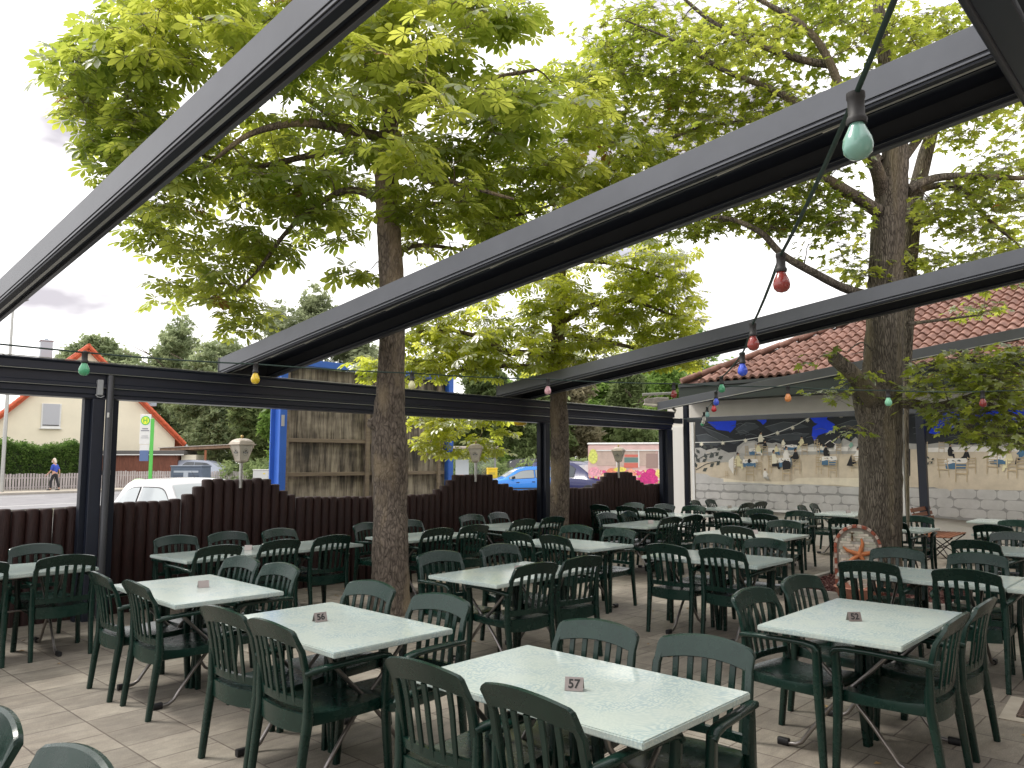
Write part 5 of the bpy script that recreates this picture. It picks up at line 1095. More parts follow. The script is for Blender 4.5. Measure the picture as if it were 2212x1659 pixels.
MB().box((-1.9,5,9.1), (.75,.75,2.0)).box((-1.9,5,10.15), (.85,.85,.10)).tube([(-1.9,5,10.1),(-1.9,5,10.35)], .12, 10).build('chimney', M('zinc_cladding', (.36,.40,.44), .4, .5), rf, bevel=.02)
wm = MB().box((-1.92,-.03,4.62), (1.12,.10,1.60)); w_ = wm.build('window_frame', mWhite, H_, bevel=.01); w_.name = 'window'
MB().box((-1.92,-.09,4.72), (.94,.04,1.36)).build('shutter', M('grey_roller_shutter', (.46,.47,.50), .6), w_)
MB().box((-1.92,-.10,4.02), (.92,.02,.06)).build('pane', mInk, w_); MB().box((-1.92,-.12,3.80), (1.25,.16,.05)).build('sill', mWhite, w_)
# dormer on the right roof slope
dm = MB().prism([(3.0,5.7),(5.0,5.7),(5.0,7.0),(3.0,7.3)], 'y', 2.5, 6.5).build('dormer', M('dormer_zinc', (.35,.45,.52), .5), H_)
dr = slab(5.45, 6.85, 1.8, 8.4, 2.2, 6.8, .1).build('dormer_roof', mRT, dm); MB().box((4.2,2.47,6.3), (.9,.06,.8)).build('dormer_pane', M('pale_glass', (.45,.52,.56), .2), dm)
gt = MB().tube([(hw+.72,-.4,he-ov*sl+.08),(hw+.72,LEN,he-ov*sl+.08)], .075, 8).tube([(hw+.72,-.3,he-ov*sl+.02),(hw+.62,-.3,he-ov*sl-.25),(hw+.10,-.3,he-ov*sl-.55),(hw+.06,-.3,0)], .05, 8)
gt.build('gutter', M('zinc', (.50,.52,.54), .35, .6), H_, smooth=50)
# garage annex in front right with flat dark roof and brown timber wall
GA = fr((275-1106)/FPX*49, 49, 0)
t = thing('garage', tuple(GA), math.atan2(RT.y, RT.x)+R(5), 'low garage with brown timber cladding and flat dark roof beside the cream house', 'garage')
MB().box((.3,1.2,1.05), (5.6,2.2,2.1)).build('timber_wall', M('brown_boards', (.17,.060,.035), .7, var=.35, scale=9, stretch=(4,4,.3), bump=.3, bscale=12), t)
MB().box((.4,1.2,2.24), (6.3,2.7,.24)).build('flat_roof', M('bitumen_fascia', (.10,.095,.09), .7), t, bevel=.02)
MB().box((.4,-.17,2.10), (6.3,.04,.06)).build('roof_trim', mWhite, t)
MB().box((3.65,1.4,1.05), (.9,1.8,2.1)).build('side_wall', mCH, t)
# carport
t = thing('carport', tuple(fr((363-1106)/FPX*49.5, 49.5, 0)), math.atan2(RT.y, RT.x)+R(14), 'timber carport with a long thin pale roof edge behind the picket fence', 'carport')
mTim = M('weathered_timber', (.28,.18,.12), .8, var=.25, scale=6, stretch=(1,1,.3))
MB().prism([(-.4,2.32),(4.9,2.62),(4.9,2.80),(-.4,2.50)], 'y', -.1, 4.6).build('roof_frame', mTim, t); MB().prism([(-.5,2.51),(4.95,2.81),(4.95,2.85),(-.5,2.55)], 'y', -.2, 4.7).build('roof_sheet', M('pale_roof_sheet', (.50,.46,.42), .6), t)
for x, c in ((.05,0),(2.3,1),(4.6,0)): MB().box((x,0,1.2), (.13,.13,2.4)).build('timber_post', mTim if not c else M('red_brown_post', (.30,.11,.05), .7), t)
# picket fences
mPk = M('grey_weathered_picket', (.42,.38,.37), .85, var=.3, scale=3, stretch=(3,3,.4))
def pickets(a, b_, h, label, w=.115, gap=.035):
    a, b_ = Vector(a), Vector(b_); d = (b_-a); L_ = d.length; rz = math.atan2(d.y, d.x); t = thing('picket_fence', (a.x,a.y,0), rz, label, 'fence'); m = MB(); x = 0
    while x < L_:
        hh = h + random.uniform(-.03,.03); m.box((x+w/2, random.uniform(-.008,.008), hh/2+.04), (w-random.uniform(0,.012), .022, hh)); x += w+gap
    m.build('pickets', mPk, t); MB().box((L_/2,.04,.25), (L_,.05,.07)).box((L_/2,.04,h*.8), (L_,.05,.07)).build('rails', mPk, t)
    return t
pickets(rd(17,46.0), rd(28.6,46.0), .95, 'grey weathered picket fence under the hedge at the far left', .11, .045)
pickets(at(243,1058,47.6), at(547,1052,46.6), 1.06, 'grey weathered picket fence in front of the carport')
# hedge
hp_ = []
for i in range(5200):
    e = rng.uniform(19, 27.8); f = rng.uniform(0,1); z = .45+2.25*f**.8 + .12*math.sin(e*1.7)+.08*math.sin(e*5); nn_ = 46.55+rng.uniform(0,.9)*(.6 if f < .8 else 1); q = rd(e, nn_, z); hp_.append(tuple(q))
hp_ = np.array(hp_); n = len(hp_); hb = np.array(tuple(rd(23.4,46.9)))
t = thing('hedge', tuple(hb), 0, 'tall clipped green hedge behind the walking person', 'hedge')
cloud('foliage', tuft(14,9), hp_-hb, rotmats(rng.uniform(0,6.28,n), rng.normal(0,.5,n), rng.normal(0,.5,n)), .30*rng.uniform(.6,1.25,n), fol('hedge_foliage', (.05,.10,.025), (.15,.23,.06)), t)
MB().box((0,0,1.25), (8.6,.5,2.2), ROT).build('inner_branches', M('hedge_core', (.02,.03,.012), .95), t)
# garden tall grass tops at the hedge are part of its foliage
# street lamp at the left edge
lp = at(7, 996, 41); lp.z = 0
t = thing('street_lamp', tuple(lp), math.atan2(RT.y, RT.x), 'tall grey street lamp at the left picture edge', 'street lamp')
MB().tube([(0,0,0),(0,0,5),(0,0,9.6),(.12,0,10.1)], [.11,.09,.06,.05], 12).build('pole', mGalv, t, smooth=50); MB().bar([(.05,0,10.08),(.75,0,10.32)], (.26,.10), (0,1,0), ch=.4).build('lamp_head', M('grey_lamp_head', (.25,.25,.26), .5), t)
# bus stop sign
bp_ = at(320, 996, 40.5); bp_.z = 0; rzb = math.atan2(RT.y, RT.x)
t = thing('bus_stop_sign', tuple(bp_), rzb, 'green bus stop pole with a white sign bearing a green H', 'bus stop')
mGr = M('bus_green', (.10,.50,.08), .45)
MB().box((.14,0,1.95), (.17,.10,3.9)).build('pole', mGr, t, bevel=.02); MB().box((-.22,0,3.35), (.56,.04,1.55)).box((-.22,0,2.38), (.50,.03,.35)).build('sign_panel', mWhite, t, bevel=.01)
MB().box((-.22,-.005,1.98), (.46,.04,.55)).build('timetable', M('timetable_blue', (.10,.16,.32), .5), t)
MB().prism([(-.22+.235*math.cos(2*PI*k/28), 3.80+.235*math.sin(2*PI*k/28)) for k in range(28)], 'y', -.034, -.02).build('ring', mGr, t)
MB().prism([(-.22+.185*math.cos(2*PI*k/28), 3.80+.185*math.sin(2*PI*k/28)) for k in range(28)], 'y', -.040, -.03).build('disc', M('sign_yellow', (.80,.85,.05), .5), t)
poly_text('H', .34, mGr, Matrix.Translation((-.22,-.045,3.80)) @ Matrix.Rotation(PI/2,4,'X'), 'letter', t)
MB().box((-.22,-.03,3.38), (.30,.01,.05)).box((-.22,-.03,3.28), (.42,.01,.05)).box((-.22,-.03,3.0), (.34,.01,.02)).box((-.22,-.03,2.9), (.40,.01,.02)).build('text_lines', M('print_grey', (.25,.25,.28), .7), t)
t = thing('waste_bin', tuple(bp_+fr(-.45,.1)), rzb, 'pale green rounded bin top at the foot of the bus stop pole', 'bin')
MB().lathe([(.30,0),(.34,.55),(.36,.58),(.34,.70),(.20,.78),(.02,.80)], n=16).build('body', M('pale_green_bin', (.42,.62,.38), .5), t, smooth=50)
# glass/recycling container, utility cabinet
cp = at(404, 996, 42); cp.z = 0
t = thing('recycling_container', tuple(cp), rzb+R(-4), 'blue-grey steel recycling container before the picket fence', 'container')
mCt = M('container_blue_grey', (.10,.13,.18), .5, var=.1, scale=3); MB().box((0,.5,.72), (1.72,1.1,1.36)).box((0,.5,1.43), (1.80,1.16,.07)).build('body', mCt, t, bevel=.03)
MB().box((0,-.06,1.14), (1.35,.03,.10)).box((0,-.07,.62), (.26,.03,1.05)).build('stripe', M('container_pale_stripe', (.42,.46,.52), .5), t)
for x in (-.46,.46): MB().box((x,-.065,.55), (.5,.02,.8)).build('panel', M('container_panel', (.07,.09,.13), .5), t)
up_ = at(563, 996, 44); up_.z = 0
t = thing('utility_cabinet', tuple(up_), rzb, 'white-grey utility cabinet left of the blue billboard post', 'cabinet')
MB().box((0,.2,.62), (.82,.40,1.14)).box((0,.2,1.21), (.88,.46,.05)).box((0,.2,.03), (.9,.5,.06)).build('body', M('cabinet_grey', (.56,.56,.54), .6), t, bevel=.015); MB().box((.22,-.003,1.0), (.12,.01,.07)).build('sticker', M('sticker_yellow', (.7,.55,.1), .6), t)

# ------------------------------------------------------------------ vehicles
mTyre = M('tyre', (.015,.015,.016), .8); mRim = M('alloy', (.5,.5,.52), .3, .8); mGlass = M('car_glass', (.06,.07,.08), .06, spec=.8)
mGlassL = M('reflecting_car_glass', (.40,.44,.46), .08, spec=1.0)
def dense(prof, k=6):
    out = []
    for i in range(len(prof)-1):
        a, b_, c, d = prof[max(0,i-1)], prof[i], prof[i+1], prof[min(len(prof)-1,i+2)]
        for j in range(k):
            f = j/k; cat_ = tuple(.5*((2*b_[q])+(c[q]-a[q])*f+(2*a[q]-5*b_[q]+4*c[q]-d[q])*f*f+(3*b_[q]-a[q]-3*c[q]+d[q])*f**3) for q in range(6)); lin = tuple(b_[q]+(c[q]-b_[q])*f for q in range(6))
            out.append(tuple(.75*cat_[q]+.25*lin[q] for q in range(6)))
    out.append(prof[-1]); return out
def car(name, loc, rz, prof, w, col, label, cat='car', glass=mGlass, gl=(), cname='paint', wins=((-1.4,-.55),(-.47,.55)), wcut=(.55,.25), **kw):
    """prof: stations (x, z_low, z_shoulder, z_top, half width shoulder, half width roof). +x is the front"""
    t = thing(name, loc, rz, label, cat); dp = dense(prof)
    m = MB(); loops = []
    def sec(st):
        x, zl, zs, zt, ws, wt = st; zt = max(zt, zs+.02)
        h = [(0,zl),(ws*.90,zl),(ws*.98,zl+.10),(ws*1.02,zl+(zs-zl)*.55),(ws,zs-.03),(ws*.965,zs),(wt*1.02,zt-.10*min(1,max(0,(zt-zs-.05)/.3))-.012),(wt*.93,zt-.02*min(1,(zt-zs)/.1)),(wt*.55,zt),(0,zt+.012)]
        return [(x,y,z) for y, z in h] + [(x,-y,z) for y, z in h[-2:0:-1]]
    m.loft([sec(s) for s in dp]); body = m.build('body', M(cname, col, .22, spec=.5, coat=.35), t, smooth=45)
    xs = [d[0] for d in dp]
    def stat(x):
        i = max(0, min(len(xs)-2, next((k for k in range(len(xs)-1) if xs[k+1] >= x), len(xs)-2))); f = (x-xs[i])/(xs[i+1]-xs[i]+1e-9); return tuple(dp[i][q]+(dp[i+1][q]-dp[i][q])*f for q in range(6))
    def pt(x, f, s, out):
        st = stat(x); _, zl, zs, zt, ws, wt = st; za = zt-.10*min(1,max(0,(zt-zs-.05)/.3))-.012; return Vector((x, s*(ws*.965+(wt*1.02-ws*.965)*f+out), zs+(za-zs)*f+out*.3))
    for s in (-1, 1):
        for wi, (xa, xb) in enumerate(wins):
            lo, up = [], []
            for k in range(13):
                g = k/12; x = xa+(xb-xa)*g; top_ = .90
                if wi == 0: top_ *= min(1, math.sqrt(max(.03, 1-(max(0, 1-g/wcut[0]))**2))) if g < wcut[0] else 1
                if wi == len(wins)-1 and g > 1-wcut[1]: top_ *= 1-.12*(g-(1-wcut[1]))/wcut[1]
                lo.append((x,.07)); up.append((x,max(.1,top_)))
            for nm, mt_, o_, gr in (('window_seal', mInk, .006, .035), ('side_window', glass, .014, 0)):
                L0 = [pt(x,f-gr,s,o_) for x, f in lo]; U0 = [pt(x,f+gr,s,o_) for x, f in up]
                if gr: L0[0].x -= .02; U0[0].x -= .02; L0[-1].x += .02; U0[-1].x += .02
                mm_ = MB(); n_ = len(L0); mm_.add([tuple(p) for p in L0+U0]+[(p.x,p.y-s*.02,p.z) for p in L0+U0], [(k,k+1,n_+k+1,n_+k) for k in range(n_-1)]+[(k,2*n_+k,2*n_+k+1,k+1) for k in range(n_-1)]+[(n_+k,n_+k+1,3*n_+k+1,3*n_+k) for k in range(n_-1)])
                mm_.build(nm, mt_, t, smooth=40)
    def panel(xa, xb, fw_, nm, mt_, o_):
        mm_ = MB(); n_ = 9; rows = 7; vs = []
        for r_ in range(rows):
            x = xa+(xb-xa)*r_/(rows-1); st = stat(x); _, zl, zs, zt, ws, wt = st; zt = max(zt, zs+.02)
            for k in range(n_):
                g = -1+2*k/(n_-1); y = g*wt*.90*fw_; drop = .012*abs(g)**3; vs.append((x, y, zt+.012-abs(g)*.014-drop+o_))
        mm_.add(vs, [(r_*n_+k, r_*n_+k+1, (r_+1)*n_+k+1, (r_+1)*n_+k) for r_ in range(rows-1) for k in range(n_-1)]); mm_.build(nm, mt_, t, smooth=60)
    return t, body, panel, glass
def finish(t, prof, panel, glass, ws, rw, wheels, wr, w, hl=True):
    xa, xb = prof[ws[0]][0], prof[ws[1]][0]; panel(xa-.06, xb+.10, 1.0, 'windscreen', mGlassL, .010)
    xa, xb = prof[rw[0]][0], prof[rw[1]][0]; panel(xa+.03, xb-.04, .95, 'rear_window', glass, .010)
    for x in wheels:
        for s in (-1,1):
            wl = MB().lathe([(wr*.62,-.09),(wr*.95,-.09),(wr,-.05),(wr,.05),(wr*.95,.09),(wr*.62,.09)], n=24).xf(Matrix.Translation((x,s*(w-.09),wr)) @ Matrix.Rotation(PI/2,4,'X')).build('wheel', mTyre, t, smooth=40)
            r_ = MB().lathe([(.01,-.06),(wr*.6,-.075),(wr*.62,-.08),(wr*.62,.08),(wr*.6,.075),(.01,.06)], n=20)
            for k in range(5):
                a = k*2*PI/5
                r_.bar([(.03*math.cos(a),.03*math.sin(a),.088),(wr*.6*math.cos(a),wr*.6*math.sin(a),.09)], (.05,.02), (0,0,1)); r_.bar([(.03*math.cos(a),.03*math.sin(a),-.088),(wr*.6*math.cos(a),wr*.6*math.sin(a),-.09)], (.05,.02), (0,0,1))
            r_.xf(Matrix.Translation((x,s*(w-.09),wr)) @ Matrix.Rotation(PI/2,4,'X')).build('rim', mRim, wl)
            MB().lathe([(wr*1.04,-.02),(wr*1.16,-.015),(wr*1.16,.015),(wr*1.04,.02)], n=24).xf(Matrix.Translation((x,s*(w+.012),wr)) @ Matrix.Rotation(PI/2,4,'X')).build('wheel_arch', mTyre, t)
# rounded white hatchback close behind the fence
wp = [(-1.86,.28,.72,.78,.60,.50),(-1.80,.22,.88,1.04,.74,.58),(-1.52,.2,.94,1.33,.80,.58),(-1.05,.2,.94,1.50,.82,.62),(-.20,.2,.93,1.54,.83,.63),(.30,.2,.92,1.50,.83,.60),(.72,.2,.90,1.16,.82,.66),(1.10,.2,.86,.97,.80,.66),(1.55,.22,.72,.86,.74,.60),(1.82,.28,.56,.66,.58,.45),(1.86,.34,.50,.54,.45,.35)]
wl_ = fr((394-1106)/FPX*13.6, 14.1, 0)
t, body, panel, top = car('parked_car', (wl_.x,wl_.y,-.14), math.atan2(RT.y,RT.x)-R(40), wp, .83, (.62,.62,.64), 'rounded white hatchback parked close behind the palisade fence at left', wins=((-1.38,-.52),(-.42,.68)), wcut=(.8,.45), glass=mGlassL, cname='white_car_paint')
finish(t, wp, panel, top, (6,5), (1,2), (1.2,-1.2), .30, .83)
MB().tube([(.15,0,1.5),(-.02,0,1.66)], [.006,.003], 6).build('antenna', mRub, t)
for s in (-1,1): MB().bar([(.55,s*.86,.98),(.50,s*.98,1.0)], (.12,.11), (0,0,1), ch=.4).build('mirror', M('white_car_paint', (0,0,0)), t)
# blue hatchback, facing left
bp2 = [(-1.93,.30,.70,.80,.66,.50),(-1.88,.24,.92,.98,.76,.62),(-1.70,.22,.97,1.30,.80,.60),(-1.42,.22,.97,1.44,.82,.60),(-.55,.22,.95,1.47,.83,.60),(.25,.22,.92,1.40,.83,.58),(.98,.22,.90,.98,.81,.70),(1.50,.24,.80,.88,.76,.62),(1.86,.28,.62,.72,.66,.5),(1.94,.34,.52,.56,.5,.4)]
bl_ = fr((1128-1106)/FPX*35.5, 35.5, 0)
t, body, panel, top = car('parked_car', (bl_.x,bl_.y,-.01), math.atan2(RT.y,RT.x)+PI+R(14), bp2, .83, (.02,.22,.72), 'bright blue hatchback seen from the side left of the slender trunk', wins=((-1.38,-.42),(-.34,.78)), wcut=(.3,.5), glass=M('grey_reflecting_glass', (.22,.25,.26), .1, spec=.9), cname='blue_car_paint')
finish(t, bp2, panel, top, (6,5), (2,3), (1.22,-1.25), .31, .83)
mTail = M('tail_light_red', (.55,.03,.02), .25)
for s in (-1,1):
    MB().bar([(-1.80,s*.765,.92),(-1.72,s*.70,1.28)], (.14,.10), (0,1,0), ch=.4).build('tail_light', mTail, t); MB().bar([(.66,s*.86,.98),(.60,s*.96,1.0)], (.1,.1), (0,0,1), ch=.4).build('mirror', mRub, t)
    MB().box((-.30,s*.845,.80), (.14,.02,.03)).build('door_handle', mRub, t); MB().box((.42,s*.845,.78), (.14,.02,.03)).build('door_handle', mRub, t); MB().box((.0,s*.852,.52), (1.7,.02,.05)).build('rub_strip', mInk, t)
# dark blue van-like car, facing right
mp3 = [(-2.1,.34,.8,.95,.72,.55),(-2.04,.26,1.0,1.55,.80,.62),(-1.7,.24,1.02,1.70,.84,.64),(-.9,.24,1.0,1.74,.86,.66),(.1,.24,.98,1.70,.86,.64),(.55,.24,.97,1.58,.86,.62),(1.40,.24,.93,1.08,.84,.70),(1.85,.26,.84,.92,.78,.62),(2.15,.30,.66,.76,.68,.5),(2.22,.36,.56,.6,.5,.4)]
ml_ = fr((1243-1106)/FPX*35, 35.5, 0)
t, body, panel, top = car('parked_car', (ml_.x,ml_.y,-.01), math.atan2(RT.y,RT.x)-R(42), mp3, .86, (.006,.009,.075), 'dark blue minivan parked right of the slender trunk facing the trailer', gl=((2,3),(3,4),(4,5)), glass=M('dark_car_glass', (.05,.06,.07), .06), cname='navy_car_paint')
finish(t, mp3, panel, top, (6,5), (1,2), (1.38,-1.35), .32, .86)
for s in (-1,1): MB().bar([(1.98,s*.60,.70),(2.08,s*.42,.66)], (.12,.14), (0,0,1), ch=.4).build('headlight', M('headlight', (.6,.62,.65), .15), t)
# silver estate behind the picket fence, dark car behind the van
sv = fr((445-1106)/FPX*49.5, 50, 0)
t, body, panel, top = car('parked_car', (sv.x,sv.y,.05), math.atan2(RT.y,RT.x)-R(6), mp3, .86, (.30,.33,.40), 'silver-grey estate car under the carport behind the picket fence', gl=((2,3),(3,4),(4,5)), cname='silver_car_paint')
finish(t, mp3, panel, top, (6,5), (1,2), (1.38,-1.35), .32, .86)
dv_ = fr((1302-1106)/FPX*41, 41, 0)
t, body, panel, top = car('parked_car', (dv_.x,dv_.y,0), math.atan2(RT.y,RT.x)+R(70), mp3, .86, (.05,.07,.07), 'dark car mostly hidden between the minivan and the painted trailer', gl=((2,3),(3,4),(4,5)), cname='dark_car_paint')
finish(t, mp3, panel, top, (6,5), (1,2), (1.38,-1.35), .32, .86)
d2 = fr((1178-1106)/FPX*43, 43, 0)
t, body, panel, top = car('parked_car', (d2.x,d2.y,.1), math.atan2(RT.y,RT.x)+R(8), mp3, .86, (.035,.035,.04), 'black car whose roof shows behind the blue hatchback', gl=((2,3),(3,4),(4,5)), cname='black_car_paint')
finish(t, mp3, panel, top, (6,5), (1,2), (1.38,-1.35), .32, .86)
# fruit-painted sales trailer
tl = at(1357, 996, 33.5); tl.z = 0
t = thing('sales_trailer', tuple(tl), math.atan2(RT.y,RT.x)-R(12), 'pale pink sales trailer painted with fruit, behind the right stepped mound', 'trailer')
def fruit_mat():
    m = bpy.data.materials.new('fruit_print'); m.use_nodes = True; nt = m.node_tree; N = nt.nodes; L = nt.links; b = N['Principled BSDF']; b.inputs['Roughness'].default_value = .35
    tc = N.new('ShaderNodeTexCoord'); v = N.new('ShaderNodeTexVoronoi'); v.inputs['Scale'].default_value = 7.5; v.distance = 'EUCLIDEAN'
    mp = N.new('ShaderNodeMapping'); mp.inputs['Scale'].default_value = (1,.01,1.3); L.new(tc.outputs['Object'], mp.inputs[0]); n = N.new('ShaderNodeTexNoise'); n.inputs['Scale'].default_value = 3; L.new(mp.outputs[0], n.inputs[0])
    a = N.new('ShaderNodeMixRGB'); a.blend_type = 'ADD'; a.inputs[0].default_value = .5; L.new(mp.outputs[0], a.inputs[1]); L.new(n.outputs['Color'], a.inputs[2]); L.new(a.outputs[0], v.inputs['Vector'])
    s = N.new('ShaderNodeSeparateColor'); L.new(v.outputs['Color'], s.inputs[0])
    r = N.new('ShaderNodeValToRGB'); r.color_ramp.interpolation = 'CONSTANT'; e = r.color_ramp.elements; e[0].color = (.72,.10,.28,1); e[1].position = .25; e[1].color = (.80,.50,.50,1)
    for p_, c in ((.42,(.78,.68,.25,1)),(.52,(.60,.05,.16,1)),(.66,(.78,.30,.16,1)),(.78,(.80,.62,.60,1)),(.92,(.40,.52,.15,1))): q = e.new(p_); q.color = c
    L.new(s.outputs[0], r.inputs[0]); L.new(r.outputs[0], b.inputs['Base Color']); return m
mPink = M('pale_pink_print', (.66,.46,.43), .4, var=.12, scale=2)
MB().box((0,1.1,1.42), (3.45,2.2,2.0)).build('body', mPink, t, bevel=.05, segs=2); MB().box((0,1.1,2.45), (3.5,2.25,.08)).build('roof', mWhite, t, bevel=.03)
MB().box((0,-.006,.86), (3.35,.012,.90)).build('fruit_print', fruit_mat(), t)
for i, (x, z, rx, rz_, c) in enumerate([(.95,1.05,.30,.34,(.62,.04,.22)),(.70,.98,.22,.25,(.55,.03,.2)),(-1.45,1.25,.26,.20,(.75,.35,.42)),(-.7,1.28,.22,.12,(.75,.25,.15)),(-.35,1.35,.28,.10,(.75,.65,.12)),(1.3,1.2,.16,.18,(.78,.66,.2)),(.1,1.1,.16,.3,(.78,.35,.25)),(-1.5,1.9,.2,.32,(.60,.64,.15)),(-1.0,1.05,.2,.13,(.75,.5,.3))]):
    MB().prism([(x+rx*math.cos(2*PI*k/16+.2)*(1+.12*math.sin(5*k)), z+rz_*math.sin(2*PI*k/16+.2)) for k in range(16)], 'y', -.016-.0015*i, .0).build('painted_fruit', M('fruit_paint_%d' % i, c, .5, var=.3, scale=14), t)
MB().box((-.1,-.008,1.85), (2.5,.016,.70)).build('hatch', M('hatch_beige', (.52,.40,.34), .5, var=.1), t, bevel=.005)
MB().box((.15,-.03,2.16), (3.0,.06,.05)).box((.45,-.02,1.80), (.05,.03,.75)).box((-.5,-.02,1.80), (.03,.03,.75)).box((1.30,-.02,1.75), (.06,.03,.8)).build('hatch_frame', mWhite, t)
MB().box((.15,-.022,1.75), (.62,.012,.20)).build('sign_board', M('sign_teal', (.12,.22,.20), .5), t); MB().box((.15,-.024,1.93), (.60,.012,.10)).box((.15,-.024,1.52), (.66,.012,.20)).build('sign_text', M('sign_red', (.60,.16,.12), .5), t)
MB().box((1.0,-.02,1.72), (.48,.012,.6)).build('hatch_panel', M('hatch_brown', (.34,.24,.21), .5), t); MB().box((1.60,-.012,1.8), (.22,.02,.9)).build('side_print', M('print_pale_blue', (.50,.60,.74), .5, var=.2, scale=6), t)
for x in (-.45,.45): MB().lathe([(.05,-.1),(.30,-.1),(.32,0),(.30,.1),(.05,.1)], n=18).xf(Matrix.Translation((x,.2,.32)) @ Matrix.Rotation(PI/2,4,'X')).build('wheel', mTyre, t, smooth=40)
# bus shelter and yellow box
sp = at(1010, 996, 38); sp.z = 0
t = thing('bus_shelter', tuple(sp), math.atan2(RT.y,RT.x)+R(4), 'glass bus shelter with white poster, right of the billboard', 'bus shelter')
mGl = M('clear_pane', (.75,.80,.80), .05, trans=.9)
MB().box((-.2,.6,2.36), (3.4,1.5,.12)).build('roof', M('shelter_roof_cream', (.46,.40,.34), .6), t, bevel=.02)
for x in (-1.75,-.75,.45,1.4): MB().box((x,1.2,1.2), (.09,.09,2.36)).build('frame_post', M('shelter_grey', (.35,.35,.36), .5, .4), t)
for x in (-1.25,-.15,.92): MB().box((x,1.2,1.25), (.92,.012,1.9)).build('pane', mGl, t)
MB().box((-.25,1.14,1.30), (.66,.04,.95)).build('poster', M('poster_white', (.62,.68,.72), .5), t); MB().box((-.4,1.1,.98), (3.4,.03,.08)).build('rail', M('rail_red', (.55,.16,.08), .5), t)
yb_ = at(1064, 996, 35.5); yb_.z = 0
t = thing('letter_box', tuple(yb_), math.atan2(RT.y,RT.x)+R(10), 'yellow letter box on a post behind the middle mound', 'letter box')
mY = M('post_yellow', (.78,.50,.02), .4); MB().box((0,.15,.95), (.46,.30,.80)).box((0,.15,1.37), (.50,.34,.05)).build('box', mY, t, bevel=.02); MB().box((-.02,-.005,1.15), (.26,.02,.10)).box((-.02,-.006,.9), (.2,.02,.14)).build('flap', M('dull_yellow', (.55,.38,.03), .5), t); MB().box((0,.15,.28), (.16,.12,.56)).build('post', M('shelter_grey', (0,0,0)), t)
hl_ = onground(1124, 915, 2.36); hl_ = at(1124, 913, 14.3)
t = thing('sign_lamp', tuple(hl_), 0, 'yellow lamp hanging just under the gutter beside the hanging chestnut leaves', 'lamp')
MB().lathe([(.02,-.055),(.09,-.05),(.115,-.02),(.12,.01),(.08,.04),(.02,.05)], n=18).build('lens', mY, t, smooth=50); MB().tube([(0,0,.04),(0,0,.12)], .012, 8).build('stem', mGalv, t, smooth=50)
# billboard seen from behind
BBY = 12.6
t = thing('billboard', (7.39,BBY,0), 0, 'billboard back of weathered boards in a bright blue steel frame', 'billboard')
mBl = M('billboard_blue', (.05,.16,.62), .4, var=.06, scale=3); mBlD = mBl
bw = 4.05
for x in (.0, bw): MB().box((x,0,1.78), (.06,.20,3.56)).box((x+.05,-.085,1.78), (.12,.025,3.56)).box((x-.05,.085,1.78), (.12,.025,3.56)).build('steel_post', mBl, t, bevel=.004)
MB().box((bw/2,-.02,3.50), (bw+.2,.16,.12)).build('top_rail', mBl, t, bevel=.004)
def board_mat():
    m = bpy.data.materials.new('streaked_boards'); m.use_nodes = True; nt = m.node_tree; N = nt.nodes; L = nt.links; b = N['Principled BSDF']; b.inputs['Roughness'].default_value = .85
    tc = N.new('ShaderNodeTexCoord'); mp = N.new('ShaderNodeMapping'); mp.inputs['Scale'].default_value = (7,7,.55); L.new(tc.outputs['Object'], mp.inputs[0])
    n = N.new('ShaderNodeTexNoise'); n.inputs['Scale'].default_value = 2.2; n.inputs['Detail'].default_value = 8; n.inputs['Roughness'].default_value = .7; L.new(mp.outputs[0], n.inputs[0])
    m2 = N.new('ShaderNodeMapping'); m2.inputs['Scale'].default_value = (.8,.8,1.6); L.new(tc.outputs['Object'], m2.inputs[0]); n2 = N.new('ShaderNodeTexNoise'); n2.inputs['Scale'].default_value = 1.5; n2.inputs['Detail'].default_value = 3; L.new(m2.outputs[0], n2.inputs[0])
    ad = N.new('ShaderNodeMath'); ad.operation = 'MULTIPLY_ADD'; ad.inputs[1].default_value = .45; L.new(n2.outputs['Fac'], ad.inputs[0]); ml = N.new('ShaderNodeMath'); ml.operation = 'MULTIPLY'; ml.inputs[1].default_value = .6; L.new(n.outputs['Fac'], ml.inputs[0]); L.new(ml.outputs[0], ad.inputs[2])
    r = N.new('ShaderNodeValToRGB'); e = r.color_ramp.elements; e[0].position = .42; e[0].color = (.045,.040,.036,1); e[1].position = .62; e[1].color = (.40,.35,.28,1); q = e.new(.50); q.color = (.15,.125,.10,1)
    L.new(ad.outputs[0], r.inputs[0]); L.new(r.outputs[0], b.inputs['Base Color']); return m
bm_ = MB(); x = .14
while x < bw-.12: bm_.box((x+.125,.045+random.uniform(-.004,.004),1.87), (.246,.03,3.1)); x += .25
bm_.build('boards', board_mat(), t)
mRail = M('grey_rail_timber', (.24,.19,.14), .85, var=.2, scale=6, stretch=(.4,1,3))
for z in (.75,1.46,2.08,2.85): MB().box((bw/2,-.005,z), (bw-.18,.06,.07)).build('rail', mRail, t, bevel=.004)
for x in (.13,1.92,2.10,3.78): MB().box((x,-.05,1.8), (.08,.05,3.3)).build('stud', mRail, t, bevel=.004)
MB().box((.02,-.11,2.42), (.06,.006,.20)).build('sticker', M('faded_sticker', (.5,.5,.52), .6), t)
